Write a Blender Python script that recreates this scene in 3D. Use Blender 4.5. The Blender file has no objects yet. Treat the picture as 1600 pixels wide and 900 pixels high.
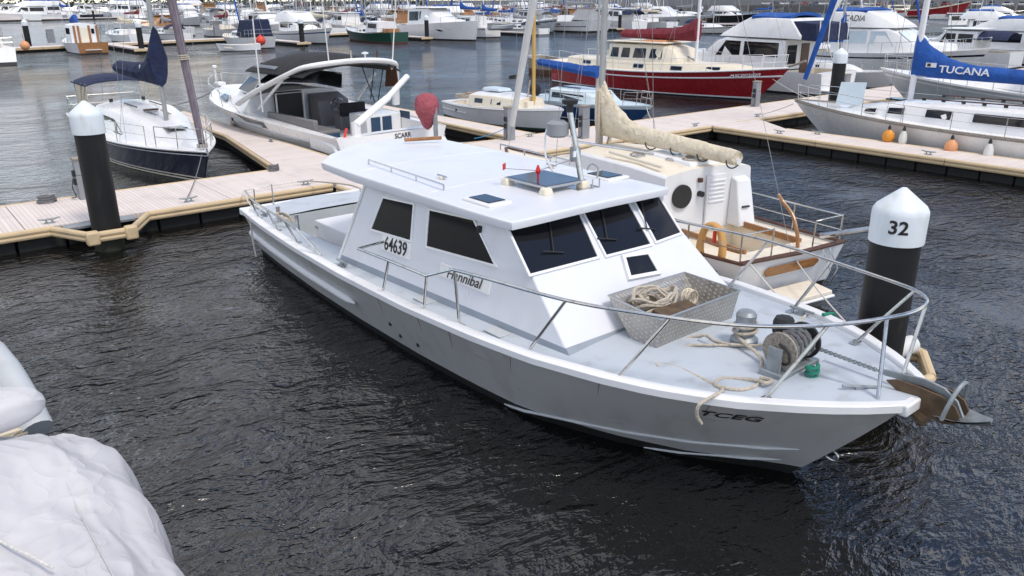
import bpy, math, random
from mathutils import Vector, Matrix
random.seed(7)
sc = bpy.context.scene
COL = sc.collection
R = math.radians

# ---------------------------------------------------------------- camera
cam = bpy.data.cameras.new('camera'); cam.lens = 28.09; cam.sensor_width = 36
cam.clip_start = 0.1; cam.clip_end = 6000
camo = bpy.data.objects.new('camera', cam); COL.objects.link(camo)
camo.matrix_world = (Matrix.Translation((0, 0, 5.2)) @ Matrix.Rotation(R(-38.588), 4, 'Z')
                     @ Matrix.Rotation(R(90 - 19.862), 4, 'X') @ Matrix.Rotation(R(-0.291), 4, 'Z'))
sc.camera = camo

# ---------------------------------------------------------------- sky and sun
SUN_EL, SUN_DIR = 58, (0.10, -1.0)          # the sun stands behind and to the right of the viewer
w = bpy.data.worlds.new('World'); sc.world = w; w.use_nodes = True
nt = w.node_tree; nt.nodes.clear()
def wn(t, **k):
    n = nt.nodes.new(t)
    for a, b in k.items(): setattr(n, a, b)
    return n
out = wn('ShaderNodeOutputWorld'); bg = wn('ShaderNodeBackground'); bg.inputs[1].default_value = 0.125
sky = wn('ShaderNodeTexSky'); sky.sky_type = 'NISHITA'; sky.sun_disc = False
sky.sun_elevation = R(SUN_EL); sky.dust_density = .0; sky.ozone_density = 4.0; sky.altitude = 900; sky.sun_rotation = math.atan2(SUN_DIR[0], SUN_DIR[1])
tc = wn('ShaderNodeTexCoord'); mp = wn('ShaderNodeMapping'); mp.inputs['Scale'].default_value = (1, 1, 2.6)
nz = wn('ShaderNodeTexNoise'); nz.inputs['Scale'].default_value = 2.3; nz.inputs['Detail'].default_value = 8; nz.inputs['Roughness'].default_value = .58
rp = wn('ShaderNodeValToRGB'); rp.color_ramp.elements[0].position = .47; rp.color_ramp.elements[1].position = .60
rc = wn('ShaderNodeValToRGB')
rc.color_ramp.elements[0].position = .45; rc.color_ramp.elements[0].color = (10.6, 10.0, 9.4, 1)
rc.color_ramp.elements[1].position = .72; rc.color_ramp.elements[1].color = (6.9, 6.5, 6.1, 1)
mx = wn('ShaderNodeMix', data_type='RGBA')
L = nt.links.new
L(tc.outputs['Generated'], mp.inputs[0]); L(mp.outputs[0], nz.inputs['Vector']); L(nz.outputs['Fac'], rp.inputs[0]); L(nz.outputs['Fac'], rc.inputs[0])
L(rp.outputs[0], mx.inputs['Factor']); L(sky.outputs[0], mx.inputs[6]); L(rc.outputs[0], mx.inputs[7]); L(mx.outputs[2], bg.inputs[0]); L(bg.outputs[0], out.inputs[0])
sl = bpy.data.lights.new('sun', 'SUN'); sl.energy = 1.5; sl.angle = R(15); sl.color = (1, .91, .78)
so = bpy.data.objects.new('sun', sl); COL.objects.link(so)
d = Vector((SUN_DIR[0], SUN_DIR[1], 0)).normalized() * math.cos(R(SUN_EL)); d.z = math.sin(R(SUN_EL))
so.rotation_euler = d.to_track_quat('Z', 'Y').to_euler(); so.location = (0, 0, 60)
sc.view_settings.view_transform = 'Standard'; sc.view_settings.look = 'None'; sc.view_settings.gamma = 1
sc.view_settings.exposure = 0.60; sc.view_settings.use_curve_mapping = False

# ---------------------------------------------------------------- materials
M = {}
def mat(name, col, rough=.5, metal=0., var=.06, vs=3., bump=0., bs=40., spec=.5, coat=0., dirt=None, stretch=(1, 1, 1)):
    m = bpy.data.materials.new(name); m.use_nodes = True; t = m.node_tree; b = t.nodes['Principled BSDF']
    b.inputs['Roughness'].default_value = rough; b.inputs['Metallic'].default_value = metal
    b.inputs['Specular IOR Level'].default_value = spec; b.inputs['Coat Weight'].default_value = coat
    N = t.nodes.new; K = t.links.new
    co = N('ShaderNodeTexCoord'); ma = N('ShaderNodeMapping'); ma.inputs['Scale'].default_value = stretch; K(co.outputs['Object'], ma.inputs[0])
    n = N('ShaderNodeTexNoise'); n.inputs['Scale'].default_value = vs; n.inputs['Detail'].default_value = 6; K(ma.outputs[0], n.inputs['Vector'])
    r = N('ShaderNodeValToRGB'); r.color_ramp.elements[0].position = .3; r.color_ramp.elements[1].position = .7
    c = Vector(col[:3])
    lo = Vector(dirt) if dirt else c * (1 - var * 1.6)
    r.color_ramp.elements[0].color = (*lo, 1); r.color_ramp.elements[1].color = (*[min(1, x * (1 + var * .6)) for x in c], 1)
    if dirt:
        r.color_ramp.elements[0].position = .22; e = r.color_ramp.elements.new(.45); e.color = (*c, 1)
    K(n.outputs['Fac'], r.inputs[0]); K(r.outputs[0], b.inputs['Base Color'])
    n3 = N('ShaderNodeTexNoise'); n3.inputs['Scale'].default_value = vs * 5; n3.inputs['Detail'].default_value = 3; K(ma.outputs[0], n3.inputs['Vector'])
    mr = N('ShaderNodeMapRange'); mr.inputs[3].default_value = max(.02, rough * .8); mr.inputs[4].default_value = min(1, rough * 1.25); K(n3.outputs['Fac'], mr.inputs[0]); K(mr.outputs[0], b.inputs['Roughness'])
    if bump:
        n2 = N('ShaderNodeTexNoise'); n2.inputs['Scale'].default_value = bs; n2.inputs['Detail'].default_value = 4; K(ma.outputs[0], n2.inputs['Vector'])
        bp = N('ShaderNodeBump'); bp.inputs['Strength'].default_value = .6; bp.inputs['Distance'].default_value = bump
        K(n2.outputs['Fac'], bp.inputs['Height']); K(bp.outputs[0], b.inputs['Normal'])
    M[name] = m; return m
mat('white_gelcoat', (.80, .80, .80), .28, var=.03, vs=1.2, coat=.2, dirt=(.70, .695, .68))
mat('white_paint', (.78, .785, .80), .38, var=.03, vs=1.5, dirt=(.69, .69, .69))
mat('cabin_paint', (.70, .715, .76), .34, var=.03, vs=1.6, coat=.12, dirt=(.64, .645, .67), bump=.006, bs=1.6, stretch=(1, 1, .5))
mat('deck_paint', (.47, .52, .58), .55, var=.06, vs=3.0, bump=.002, bs=140, dirt=(.34, .365, .39))
mat('base_strip_paint', (.27, .31, .36), .5)
mat('hull_grey', (.43, .44, .445), .38, var=.06, vs=2.2, coat=.1, dirt=(.325, .33, .325), stretch=(1, 1, .18))
mat('light_grey_paint', (.50, .53, .55), .4)
mat('antifoul_black', (.012, .013, .014), .6, dirt=(.02, .03, .022))
mat('antifoul_red', (.11, .025, .02), .7)
mat('antifoul_green', (.015, .07, .045), .7)
mat('dark_glass', (.012, .012, .015), .04, var=.02, spec=.42)
mat('tinted_glass', (.006, .006, .010), .05, var=.02, spec=.12)
mat('clear_vinyl', (.55, .60, .64), .15, var=.1)
mat('black_rubber', (.02, .02, .021), .6)
mat('pile_sleeve', (.011, .011, .012), .55, var=.15, vs=3.2, bump=.004, bs=9, spec=.35, dirt=(.034, .031, .027), stretch=(1, 1, .25))
mat('tide_algae', (.022, .026, .014), .75, var=.4, vs=6, bump=.01, bs=14, dirt=(.05, .05, .035))
mat('rust_stain', (.20, .11, .06), .8, var=.2)
mat('scuff_mark', (.16, .16, .16), .7, var=.2)
mat('pile_cap', (.70, .75, .79), .42, var=.03, vs=4, dirt=(.50, .51, .49), stretch=(1, 1, .25))
mat('steel', (.56, .56, .55), .2, 1., var=.08, vs=12, dirt=(.36, .33, .29))
mat('aluminium', (.50, .51, .52), .38, 1., var=.06, vs=4)
mat('mast_alloy', (.42, .42, .42), .45, .6, var=.08, vs=2)
mat('galvanised', (.33, .36, .38), .5, .5, var=.15, vs=9)
mat('rust_brown', (.13, .085, .05), .75, .2, var=.25, vs=8, bump=.002, bs=60)
mat('varnished_wood', (.36, .16, .05), .35, var=.25, vs=3, stretch=(1, 8, 8), coat=.2)
mat('dark_wood', (.10, .04, .022), .4, var=.3, vs=3, stretch=(8, 1, 8))
mat('weathered_wood', (.34, .30, .25), .8, var=.3, vs=4, stretch=(1, 8, 8), bump=.003, bs=30)
mat('yellow_timber', (.62, .38, .10), .4, var=.12, vs=3, stretch=(6, 6, .6))
mat('navy_canvas', (.013, .022, .068), .85, var=.2, vs=4, bump=.006, bs=9)
mat('black_canvas', (.014, .014, .016), .75, var=.2, vs=3, bump=.008, bs=5)
mat('blue_canvas', (.012, .085, .36), .8, var=.15, vs=3, bump=.008, bs=6)
mat('cream_canvas', (.68, .60, .46), .9, var=.1, vs=4, bump=.02, bs=6, dirt=(.52, .44, .31))
mat('red_canvas', (.20, .022, .035), .85, var=.15, vs=3, bump=.01, bs=6)
mat('pink_canvas', (.36, .085, .11), .85, var=.12, vs=5, bump=.012, bs=9)
mat('grey_canvas', (.30, .31, .33), .85, var=.12, vs=3, bump=.01, bs=6)
mat('white_canvas', (.70, .70, .69), .8, var=.06, vs=2, bump=.01, bs=5)
mat('tarpaulin', (.56, .555, .575), .5, var=.04, vs=1.4, bump=.006, bs=7)
mat('sailcloth_purple', (.17, .14, .17), .85, var=.2, vs=6, stretch=(1, 1, .4))
mat('cream_paint', (.76, .69, .56), .4, var=.04, vs=2)
mat('cream_deck', (.77, .70, .58), .6, var=.06, vs=3, dirt=(.64, .55, .43))
mat('pale_blue_paint', (.62, .72, .78), .4, var=.03)
mat('navy_paint', (.010, .013, .035), .22, var=.1, coat=.3)
mat('blue_paint', (.012, .06, .18), .3, coat=.2)
mat('red_paint', (.30, .011, .017), .28, var=.1, vs=1, coat=.25)
mat('green_paint', (.006, .055, .035), .3, coat=.2)
mat('black_paint', (.012, .012, .014), .35)
mat('lettering_black', (.012, .012, .014), .5, var=.0)
mat('red_plastic', (.62, .02, .02), .4)
mat('orange_plastic', (.75, .30, .03), .45, var=.1)
mat('peach_plastic', (.74, .34, .16), .5)
mat('buoy_red', (.72, .06, .035), .45)
mat('fender_white', (.70, .70, .67), .5, var=.06)
mat('lifebuoy_yellow', (.56, .30, .09), .7, var=.2, vs=9, dirt=(.45, .40, .32))
mat('navy_vinyl', (.02, .055, .11), .5)
mat('grey_vinyl', (.20, .19, .19), .6)
mat('rope_beige', (.52, .46, .38), .9, var=.2, vs=30, bump=.004, bs=90)
mat('rope_white', (.66, .65, .62), .9, var=.15, vs=30)
mat('rope_grey', (.16, .16, .17), .9, var=.2, vs=30)
mat('rope_green', (.02, .22, .15), .9)
mat('rope_blue', (.05, .22, .42), .9)
mat('wire', (.30, .30, .30), .45, .6)
mat('fender_tan', (.60, .46, .28), .6, var=.08, vs=2, dirt=(.48, .37, .24))
mat('float_dark', (.016, .016, .016), .8, var=.3, vs=3, dirt=(.022, .028, .016))
mat('pedestal_grey', (.27, .28, .30), .5)
mat('solar_cell', (.05, .06, .09), .12)
mat('concrete', (.16, .155, .15), .85, var=.2, vs=.5)
mat('asphalt', (.05, .05, .05), .9)
mat('hedge', (.05, .07, .025), .9, var=.4, vs=1.2)
mat('building_wall', (.36, .34, .31), .8, var=.1, vs=.2)
mat('tyre', (.015, .015, .015), .8)
for i, c in enumerate([(.55, .55, .56), (.03, .03, .035), (.62, .62, .62), (.16, .17, .19), (.25, .02, .02), (.04, .07, .14)]):
    mat('car_paint_%d' % i, c, .25, .2, var=.02, coat=.5)

def deck_boards():
    m = mat('dock_boards', (.70, .625, .585), .8, var=.05, vs=1.3, dirt=(.58, .515, .48)); t = m.node_tree; N = t.nodes.new; K = t.links.new
    b = t.nodes['Principled BSDF']; src = b.inputs['Base Color'].links[0].from_socket
    co = N('ShaderNodeTexCoord'); sp = N('ShaderNodeSeparateXYZ'); K(co.outputs['UV'], sp.inputs[0])
    w1 = N('ShaderNodeMath'); w1.operation = 'FRACT'; sc1 = N('ShaderNodeMath'); sc1.operation = 'MULTIPLY'; sc1.inputs[1].default_value = 10.0
    K(sp.outputs[0], sc1.inputs[0]); K(sc1.outputs[0], w1.inputs[0])
    lt = N('ShaderNodeMath'); lt.operation = 'LESS_THAN'; lt.inputs[1].default_value = .12; K(w1.outputs[0], lt.inputs[0])
    fl = N('ShaderNodeMath'); fl.operation = 'FLOOR'; K(sc1.outputs[0], fl.inputs[0])
    wn_ = N('ShaderNodeTexWhiteNoise'); wn_.noise_dimensions = '1D'; K(fl.outputs[0], wn_.inputs['W'])
    hv = N('ShaderNodeMapRange'); hv.inputs[3].default_value = .93; hv.inputs[4].default_value = 1.04; K(wn_.outputs['Value'], hv.inputs[0])
    mm = N('ShaderNodeMix'); mm.data_type = 'RGBA'; mm.blend_type = 'MULTIPLY'; mm.inputs['Factor'].default_value = 1; K(src, mm.inputs[6]); K(hv.outputs[0], mm.inputs[7])
    m2 = N('ShaderNodeMix'); m2.data_type = 'RGBA'; K(lt.outputs[0], m2.inputs['Factor']); K(mm.outputs[2], m2.inputs[6]); m2.inputs[7].default_value = (.46, .40, .37, 1)
    K(m2.outputs[2], b.inputs['Base Color'])
deck_boards()

def diamond_plate():
    m = mat('diamond_plate', (.40, .385, .36), .42, .75, var=.1, vs=5, dirt=(.30, .27, .23)); t = m.node_tree; N = t.nodes.new; K = t.links.new
    b = t.nodes['Principled BSDF']; co = N('ShaderNodeTexCoord')
    ck = N('ShaderNodeTexVoronoi'); ck.inputs['Scale'].default_value = 17; ck.inputs['Randomness'].default_value = .12; K(co.outputs['UV'], ck.inputs['Vector'])
    ck.distance = 'MANHATTAN'
    mr = N('ShaderNodeMapRange'); mr.inputs[1].default_value = .28; mr.inputs[2].default_value = .42; mr.inputs[3].default_value = 1; mr.inputs[4].default_value = 0; K(ck.outputs['Distance'], mr.inputs[0])
    bp = N('ShaderNodeBump'); bp.inputs['Distance'].default_value = .006; bp.inputs['Strength'].default_value = 1; K(mr.outputs[0], bp.inputs['Height']); K(bp.outputs[0], b.inputs['Normal'])
    src = b.inputs['Base Color'].links[0].from_socket
    mm = N('ShaderNodeMix'); mm.data_type = 'RGBA'; K(mr.outputs[0], mm.inputs['Factor']); K(src, mm.inputs[6]); mm.inputs[7].default_value = (.55, .53, .50, 1); K(mm.outputs[2], b.inputs['Base Color'])
diamond_plate()

def creases(name, scale, dist, st=(1, 1, 1)):
    t = M[name].node_tree; N = t.nodes.new; K = t.links.new; b = t.nodes['Principled BSDF']; co = N('ShaderNodeTexCoord'); mp = N('ShaderNodeMapping'); mp.inputs['Scale'].default_value = st; K(co.outputs['Object'], mp.inputs[0]); prev = None
    for sc_, d_ in ((scale, dist), (scale * 2.7, dist * .45)):
        n = N('ShaderNodeTexNoise'); n.inputs['Scale'].default_value = sc_; n.inputs['Detail'].default_value = 1.5; n.inputs['Distortion'].default_value = .6; K(mp.outputs[0], n.inputs['Vector'])
        a = N('ShaderNodeMath'); a.operation = 'MULTIPLY_ADD'; a.inputs[1].default_value = 2; a.inputs[2].default_value = -1; K(n.outputs['Fac'], a.inputs[0])
        c = N('ShaderNodeMath'); c.operation = 'ABSOLUTE'; K(a.outputs[0], c.inputs[0]); e = N('ShaderNodeMath'); e.operation = 'POWER'; e.inputs[1].default_value = .7; K(c.outputs[0], e.inputs[0])
        bp = N('ShaderNodeBump'); bp.invert = True; bp.inputs['Strength'].default_value = .8; bp.inputs['Distance'].default_value = d_; K(e.outputs[0], bp.inputs['Height'])
        if prev: K(prev.outputs[0], bp.inputs['Normal'])
        prev = bp
    K(prev.outputs[0], b.inputs['Normal'])
creases('tarpaulin', 1.05, .06); creases('cream_canvas', 2.4, .05); creases('navy_canvas', 2.0, .04); creases('blue_canvas', 1.6, .04); creases('red_canvas', 1.8, .05); creases('pink_canvas', 3.0, .06); creases('black_canvas', 1.4, .03)

def water_mat():
    m = bpy.data.materials.new('harbour_water'); m.use_nodes = True; t = m.node_tree; b = t.nodes['Principled BSDF']; N = t.nodes.new; K = t.links.new
    b.inputs['Base Color'].default_value = (.0055, .005, .0045, 1); b.inputs['Roughness'].default_value = .025; b.inputs['IOR'].default_value = 1.72
    co = N('ShaderNodeTexCoord'); h = None
    wob = N('ShaderNodeTexNoise'); wob.inputs['Scale'].default_value = .5; wob.inputs['Detail'].default_value = 2; K(co.outputs['Object'], wob.inputs['Vector'])
    ad = N('ShaderNodeVectorMath'); ad.operation = 'MULTIPLY_ADD'; ad.inputs[1].default_value = (.9, .9, .9); K(wob.outputs['Color'], ad.inputs[0]); K(co.outputs['Object'], ad.inputs[2])
    for rot, s, sx, dist, det, rid in ((52, .22, 1.8, .50, 2, 0), (62, 1.0, 2.1, .085, 2, 1), (40, 3.2, 1.9, .042, 3, 1), (75, 10.5, 1.7, .019, 4, 0)):
        mp = N('ShaderNodeMapping'); mp.inputs['Rotation'].default_value = (0, 0, R(rot)); mp.inputs['Scale'].default_value = (s, s * sx, s); K(ad.outputs[0], mp.inputs[0])
        n = N('ShaderNodeTexNoise'); n.inputs['Scale'].default_value = 1; n.inputs['Detail'].default_value = det; n.inputs['Roughness'].default_value = .55; K(mp.outputs[0], n.inputs['Vector'])
        src = n.outputs['Fac']
        if rid:
            for op, a_, b_ in (('MULTIPLY_ADD', 2., -1.), ('ABSOLUTE', 0, 0), ('SUBTRACT', 1, 0), ('POWER', 1.6, 0)):
                q = N('ShaderNodeMath'); q.operation = op
                if op == 'SUBTRACT': q.inputs[0].default_value = 1; K(src, q.inputs[1])
                else:
                    K(src, q.inputs[0]); q.inputs[1].default_value = a_
                    if op == 'MULTIPLY_ADD': q.inputs[2].default_value = b_
                src = q.outputs[0]
        mu = N('ShaderNodeMath'); mu.operation = 'MULTIPLY_ADD'; mu.inputs[1].default_value = dist; K(src, mu.inputs[0])
        if h: K(h.outputs[0], mu.inputs[2])
        else: mu.inputs[2].default_value = 0
        h = mu
    gu = N('ShaderNodeTexNoise'); gu.inputs['Scale'].default_value = .13; gu.inputs['Detail'].default_value = 3; K(co.outputs['Object'], gu.inputs['Vector'])
    gr = N('ShaderNodeMapRange'); gr.inputs[1].default_value = .35; gr.inputs[2].default_value = .65; gr.inputs[3].default_value = .35; gr.inputs[4].default_value = 1.0; K(gu.outputs['Fac'], gr.inputs[0])
    bp = N('ShaderNodeBump'); bp.inputs['Distance'].default_value = 1.0; K(gr.outputs[0], bp.inputs['Strength']); K(h.outputs[0], bp.inputs['Height']); K(bp.outputs[0], b.inputs['Normal'])
    M['harbour_water'] = m
water_mat()

# ---------------------------------------------------------------- mesh helpers
class MB:
    def __init__(s): s.v = []; s.f = []; s.m = []; s.uv = None
    def add(s, vs, fs, m=0):
        o = len(s.v); s.v += [tuple(v) for v in vs]
        for f in fs: s.f.append(tuple(i + o for i in f)); s.m.append(m)
        return s
    def box(s, c, size, rz=0, m=0, taper=1.0):
        x, y, z = (k / 2 for k in size); P = []
        ca, sa = math.cos(rz), math.sin(rz)
        for dz in (-z, z):
            k = 1 if dz < 0 else taper
            for dx, dy in ((-x, -y), (x, -y), (x, y), (-x, y)):
                dx *= k; dy *= k
                P.append((c[0] + dx * ca - dy * sa, c[1] + dx * sa + dy * ca, c[2] + dz))
        return s.hexa(P, m)
    def hexa(s, P, m=0):
        return s.add(P, [(3, 2, 1, 0), (4, 5, 6, 7), (0, 1, 5, 4), (1, 2, 6, 5), (2, 3, 7, 6), (3, 0, 4, 7)], m)
    def prism(s, poly, z0, z1, m=0):
        n = len(poly)
        return s.add([(x, y, z0) for x, y in poly] + [(x, y, z1) for x, y in poly],
                     [tuple(range(n))[::-1], tuple(range(n, 2 * n))] + [(i, (i + 1) % n, n + (i + 1) % n, n + i) for i in range(n)], m)
    def slab(s, pts, th, m=0):
        # a planar 3-D polygon given thickness along its normal (outwards first)
        P = [Vector(p) for p in pts]; n = Vector((0, 0, 0))
        for i in range(len(P)): n += P[i].cross(P[(i + 1) % len(P)])
        n.normalize(); k = len(P)
        return s.add([p + n * th for p in P] + [p - n * .004 for p in P], [tuple(range(k)), tuple(range(k, 2 * k))[::-1]] + [(i, k + i, k + (i + 1) % k, (i + 1) % k) for i in range(k)], m)
    def ring(s, pts, w, th, m=0):
        # a frame of width w around a planar polygon
        P = [Vector(p) for p in pts]; n = Vector((0, 0, 0)); k = len(P)
        for i in range(k): n += P[i].cross(P[(i + 1) % k])
        n.normalize(); O = []
        for i in range(k):
            a = (P[i] - P[i - 1]).normalized().cross(n); b = (P[(i + 1) % k] - P[i]).normalized().cross(n)
            q = (a + b); q = q / max(.3, q.length_squared / 2) if q.length > 1e-6 else a
            O.append(P[i] + q * w)
        V = [p + n * th for p in P] + [p + n * th for p in O] + [p - n * .003 for p in P] + [p - n * .003 for p in O]
        F = []
        for i in range(k):
            j = (i + 1) % k; F += [(i, k + i, k + j, j), (k + i, 3 * k + i, 3 * k + j, k + j), (2 * k + i, i, j, 2 * k + j)]
        return s.add(V, F, m)
    def tube(s, path, r, n=8, m=0, closed=False, caps=True, flat=1.0):
        P = [Vector(p) for p in path]; k = len(P)
        rs = r if isinstance(r, (list, tuple)) else [r] * k
        T = []
        for i in range(k):
            a = P[(i - 1) % k] if (closed or i > 0) else P[i]; b = P[(i + 1) % k] if (closed or i < k - 1) else P[i]
            t = b - a; T.append(t.normalized() if t.length > 1e-9 else Vector((0, 0, 1)))
        u = T[0].orthogonal().normalized()
        if abs(T[0].z) < .95: u = Vector((0, 0, 1)).cross(T[0]).normalized()
        V = []; prev = T[0]
        for i in range(k):
            q = prev.rotation_difference(T[i]); u = q @ u; u = (u - T[i] * u.dot(T[i])).normalized(); prev = T[i]; w_ = T[i].cross(u)
            for j in range(n):
                a = 2 * math.pi * j / n; V.append(P[i] + (u * math.cos(a) + w_ * math.sin(a) * flat) * rs[i])
        F = []
        for i in range(k if closed else k - 1):
            for j in range(n):
                a = i * n + j; b = i * n + (j + 1) % n; c = ((i + 1) % k) * n + (j + 1) % n; d_ = ((i + 1) % k) * n + j
                F.append((a, b, c, d_))
        if caps and not closed: F += [tuple(range(n))[::-1], tuple(range((k - 1) * n, k * n))]
        return s.add(V, F, m)
    def lathe(s, prof, n=16, o=(0, 0, 0), axis='z', m=0):
        V = []
        for r, z in prof:
            for j in range(n):
                a = 2 * math.pi * j / n; x, y = r * math.cos(a), r * math.sin(a)
                p = (x, y, z) if axis == 'z' else ((z, x, y) if axis == 'x' else (x, z, y))
                V.append((o[0] + p[0], o[1] + p[1], o[2] + p[2]))
        F = []; k = len(prof)
        for i in range(k - 1):
            for j in range(n):
                q = (i * n + j, i * n + (j + 1) % n, (i + 1) * n + (j + 1) % n, (i + 1) * n + j); F.append(q[::-1] if axis == 'y' else q)
        F += [tuple(range(n))[::-1], tuple(range((k - 1) * n, k * n))]
        return s.add(V, F, m)
    def grid(s, G, m=0, flip=False, mf=None):
        a = len(G); b = len(G[0]); F = []; ms = []
        o = len(s.v); s.v += [tuple(p) for r_ in G for p in r_]
        for i in range(a - 1):
            for j in range(b - 1):
                q = (o + i * b + j, o + i * b + j + 1, o + (i + 1) * b + j + 1, o + (i + 1) * b + j)
                s.f.append(q[::-1] if flip else q); s.m.append(mf(i, j) if mf else m)
        return s
    def build(s, name, mats, parent=None, smooth=30, bevel=0, uvxy=None, label=None):
        me = bpy.data.meshes.new(name); me.from_pydata(s.v, [], s.f)
        for k in ([mats] if isinstance(mats, str) else mats): me.materials.append(M[k])
        for p_, i in zip(me.polygons, s.m): p_.material_index = i
        if uvxy:
            ul = me.uv_layers.new(name='UVMap')
            for l_ in me.loops: ul.data[l_.index].uv = uvxy(me.vertices[l_.vertex_index].co)
        me.update()
        if smooth: me.shade_smooth(); me.set_sharp_from_angle(angle=R(smooth))
        o = bpy.data.objects.new(name, me); COL.objects.link(o); o.parent = parent
        if bevel:
            b = o.modifiers.new('bevel', 'BEVEL'); b.width = bevel; b.segments = 2; b.limit_method = 'ANGLE'; b.angle_limit = R(40)
        if label: o['label'] = label
        return o
def tag(o, label, cat=None, group=None, kind=None):
    if label: o['label'] = label
    if cat: o['category'] = cat
    if group: o['group'] = group
    if kind: o['kind'] = kind
    return o
def T(name, label, cat, loc=(0, 0, 0), rz=0, group=None):
    o = bpy.data.objects.new(name, None); COL.objects.link(o); o.location = loc; o.rotation_euler = (0, 0, rz); o.empty_display_size = .3
    return tag(o, label, cat, group)
def copy_tree(o, parent=None):
    c = o.copy(); COL.objects.link(c); c.parent = parent
    for ch in list(o.children): copy_tree(ch, c)
    return c
def text(name, s, size, mt, parent, origin, xd, yd, shear=0, ext=.002, bold=0, sx=1):
    cu = bpy.data.curves.new(name, 'FONT'); cu.body = s; cu.size = size; cu.shear = shear; cu.extrude = ext; cu.offset = bold; cu.resolution_u = 3
    cu.align_x = 'CENTER'; cu.align_y = 'CENTER'
    to = bpy.data.objects.new(name + '_curve', cu); COL.objects.link(to)
    dg = bpy.context.evaluated_depsgraph_get(); me = bpy.data.meshes.new_from_object(to.evaluated_get(dg)); me.name = name
    bpy.data.objects.remove(to); bpy.data.curves.remove(cu)
    x = Vector(xd).normalized(); z = x.cross(Vector(yd)).normalized(); y = z.cross(x)
    mw = Matrix(((x.x * sx, y.x, z.x, origin[0]), (x.y * sx, y.y, z.y, origin[1]), (x.z * sx, y.z, z.z, origin[2]), (0, 0, 0, 1)))
    me.transform(mw); me.materials.clear(); me.materials.append(M[mt])
    o = bpy.data.objects.new(name, me); COL.objects.link(o); o.parent = parent
    return o
def lerp(a, b, t): return a + (b - a) * t
def interp(x, xs, ys):
    if x <= xs[0]: return ys[0]
    for i in range(len(xs) - 1):
        if x <= xs[i + 1]: return lerp(ys[i], ys[i + 1], (x - xs[i]) / (xs[i + 1] - xs[i]))
    return ys[-1]
def smooth_path(P, k=6, closed=False):
    P = [Vector(p) for p in P]; n = len(P); out = []
    for i in range(n if closed else n - 1):
        a = P[(i - 1) % n] if (closed or i > 0) else P[i]; b = P[i]; c = P[(i + 1) % n]; d_ = P[(i + 2) % n] if (closed or i < n - 2) else c
        for j in range(k):
            t = j / k
            out.append(.5 * ((2 * b) + (c - a) * t + (2 * a - 5 * b + 4 * c - d_) * t * t + (3 * b - a - 3 * c + d_) * t ** 3))
    if not closed: out.append(P[-1])
    return out
def sag(a, b, s=.15, k=10):
    a = Vector(a); b = Vector(b); return [a.lerp(b, i / k) - Vector((0, 0, s * 4 * (i / k) * (1 - i / k))) for i in range(k + 1)]
# ---------------------------------------------------------------- water and shore
me = MB().add([(-1500, -400, 0), (2500, -400, 0), (2500, 2500, 0), (-1500, 2500, 0)], [(0, 1, 2, 3)])
tag(me.build('water', 'harbour_water'), 'dark rippled harbour water between the moored boats', kind='structure')

DZ = .5
def fender_run(root, path, seg=4.6, z=.40):
    # twin-ridge tan bumper along a dock edge, in lengths with open joints
    P = [Vector((x, y, z)) for x, y in path]
    for a, b in zip(P, P[1:]):
        n = max(1, round((b - a).length / seg)); dr = (b - a).normalized()
        for i in range(n):
            p = a.lerp(b, i / n) + dr * .012; q = a.lerp(b, (i + 1) / n) - dr * .012
            m = MB()
            for dz, r in ((.05, .068), (-.055, .062)): m.tube([p + Vector((0, 0, dz)), q + Vector((0, 0, dz))], r, 10)
            m.build('edge_bumper', 'fender_tan', root)
def floats(root, a, b, out, seg=1.0, h=(.28, -.35)):
    a = Vector((*a, 0)); b = Vector((*b, 0)); n = max(1, round((b - a).length / seg)); dr = (b - a).normalized(); nn = Vector((*out, 0))
    ln = (b - a).length / n; rz = math.atan2(dr.y, dr.x)
    for i in range(n):
        c = a + dr * ln * (i + .5) - nn * (.32 + random.uniform(0, .02))
        MB().box((c.x, c.y, (h[0] + h[1]) / 2), (ln - .05, .5, h[0] - h[1]), rz, taper=.99).build('float_box', 'float_dark', root, bevel=.02)
def panels(root, x0, x1, y0, y1, along='x', seg=4.6, z=DZ):
    a, b = (x0, x1) if along == 'x' else (y0, y1); n = max(1, round((b - a) / seg)); l = (b - a) / n
    for i in range(n):
        p, q = a + i * l + .008, a + (i + 1) * l - .008
        bx = (p, q, y0, y1) if along == 'x' else (x0, x1, p, q)
        uv = (lambda c: (c.x, c.y)) if along == 'x' else (lambda c: (c.y, c.x))
        MB().box(((bx[0] + bx[1]) / 2, (bx[2] + bx[3]) / 2, z - .06), (bx[1] - bx[0], bx[3] - bx[2], .12)).build('deck_panel', 'dock_boards', root, smooth=0, uvxy=uv)
WY0, WY1 = 19.85, 22.65
wk = T('floating_walkway', 'long pale boarded floating walkway with tan edge bumpers behind the grey fishing boat', 'dock')
panels(wk, -16, 66, WY0, WY1)
MB().box((25, (WY0 + WY1) / 2, .2), (81.6, 1.9, .5)).build('float_core', 'float_dark', wk, smooth=0)
fender_run(wk, [(-16, WY0 - .05), (2.7, WY0 - .05)]); fender_run(wk, [(2.7, WY0 - .05), (3.28, 18.62), (4.06, 18.6), (4.75, WY0 - .05)], 9); fender_run(wk, [(4.75, WY0 - .05), (9.55, WY0 - .05)])
fender_run(wk, [(10.95, WY0 - .05), (25.8, WY0 - .05)]); fender_run(wk, [(27.5, WY0 - .05), (66, WY0 - .05)])
fender_run(wk, [(-16, WY1 + .05), (9.2, WY1 + .05)]); fender_run(wk, [(11.4, WY1 + .05), (66, WY1 + .05)])
floats(wk, (-8, WY0), (34, WY0), (0, -1)); floats(wk, (6, WY1), (30, WY1), (0, 1), 1.6)
for x in (3.28, 4.06):
    MB().box((x, 18.58, .40), (.26, .22, .30)).build('guide_block', 'fender_tan', wk, bevel=.04)
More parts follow.
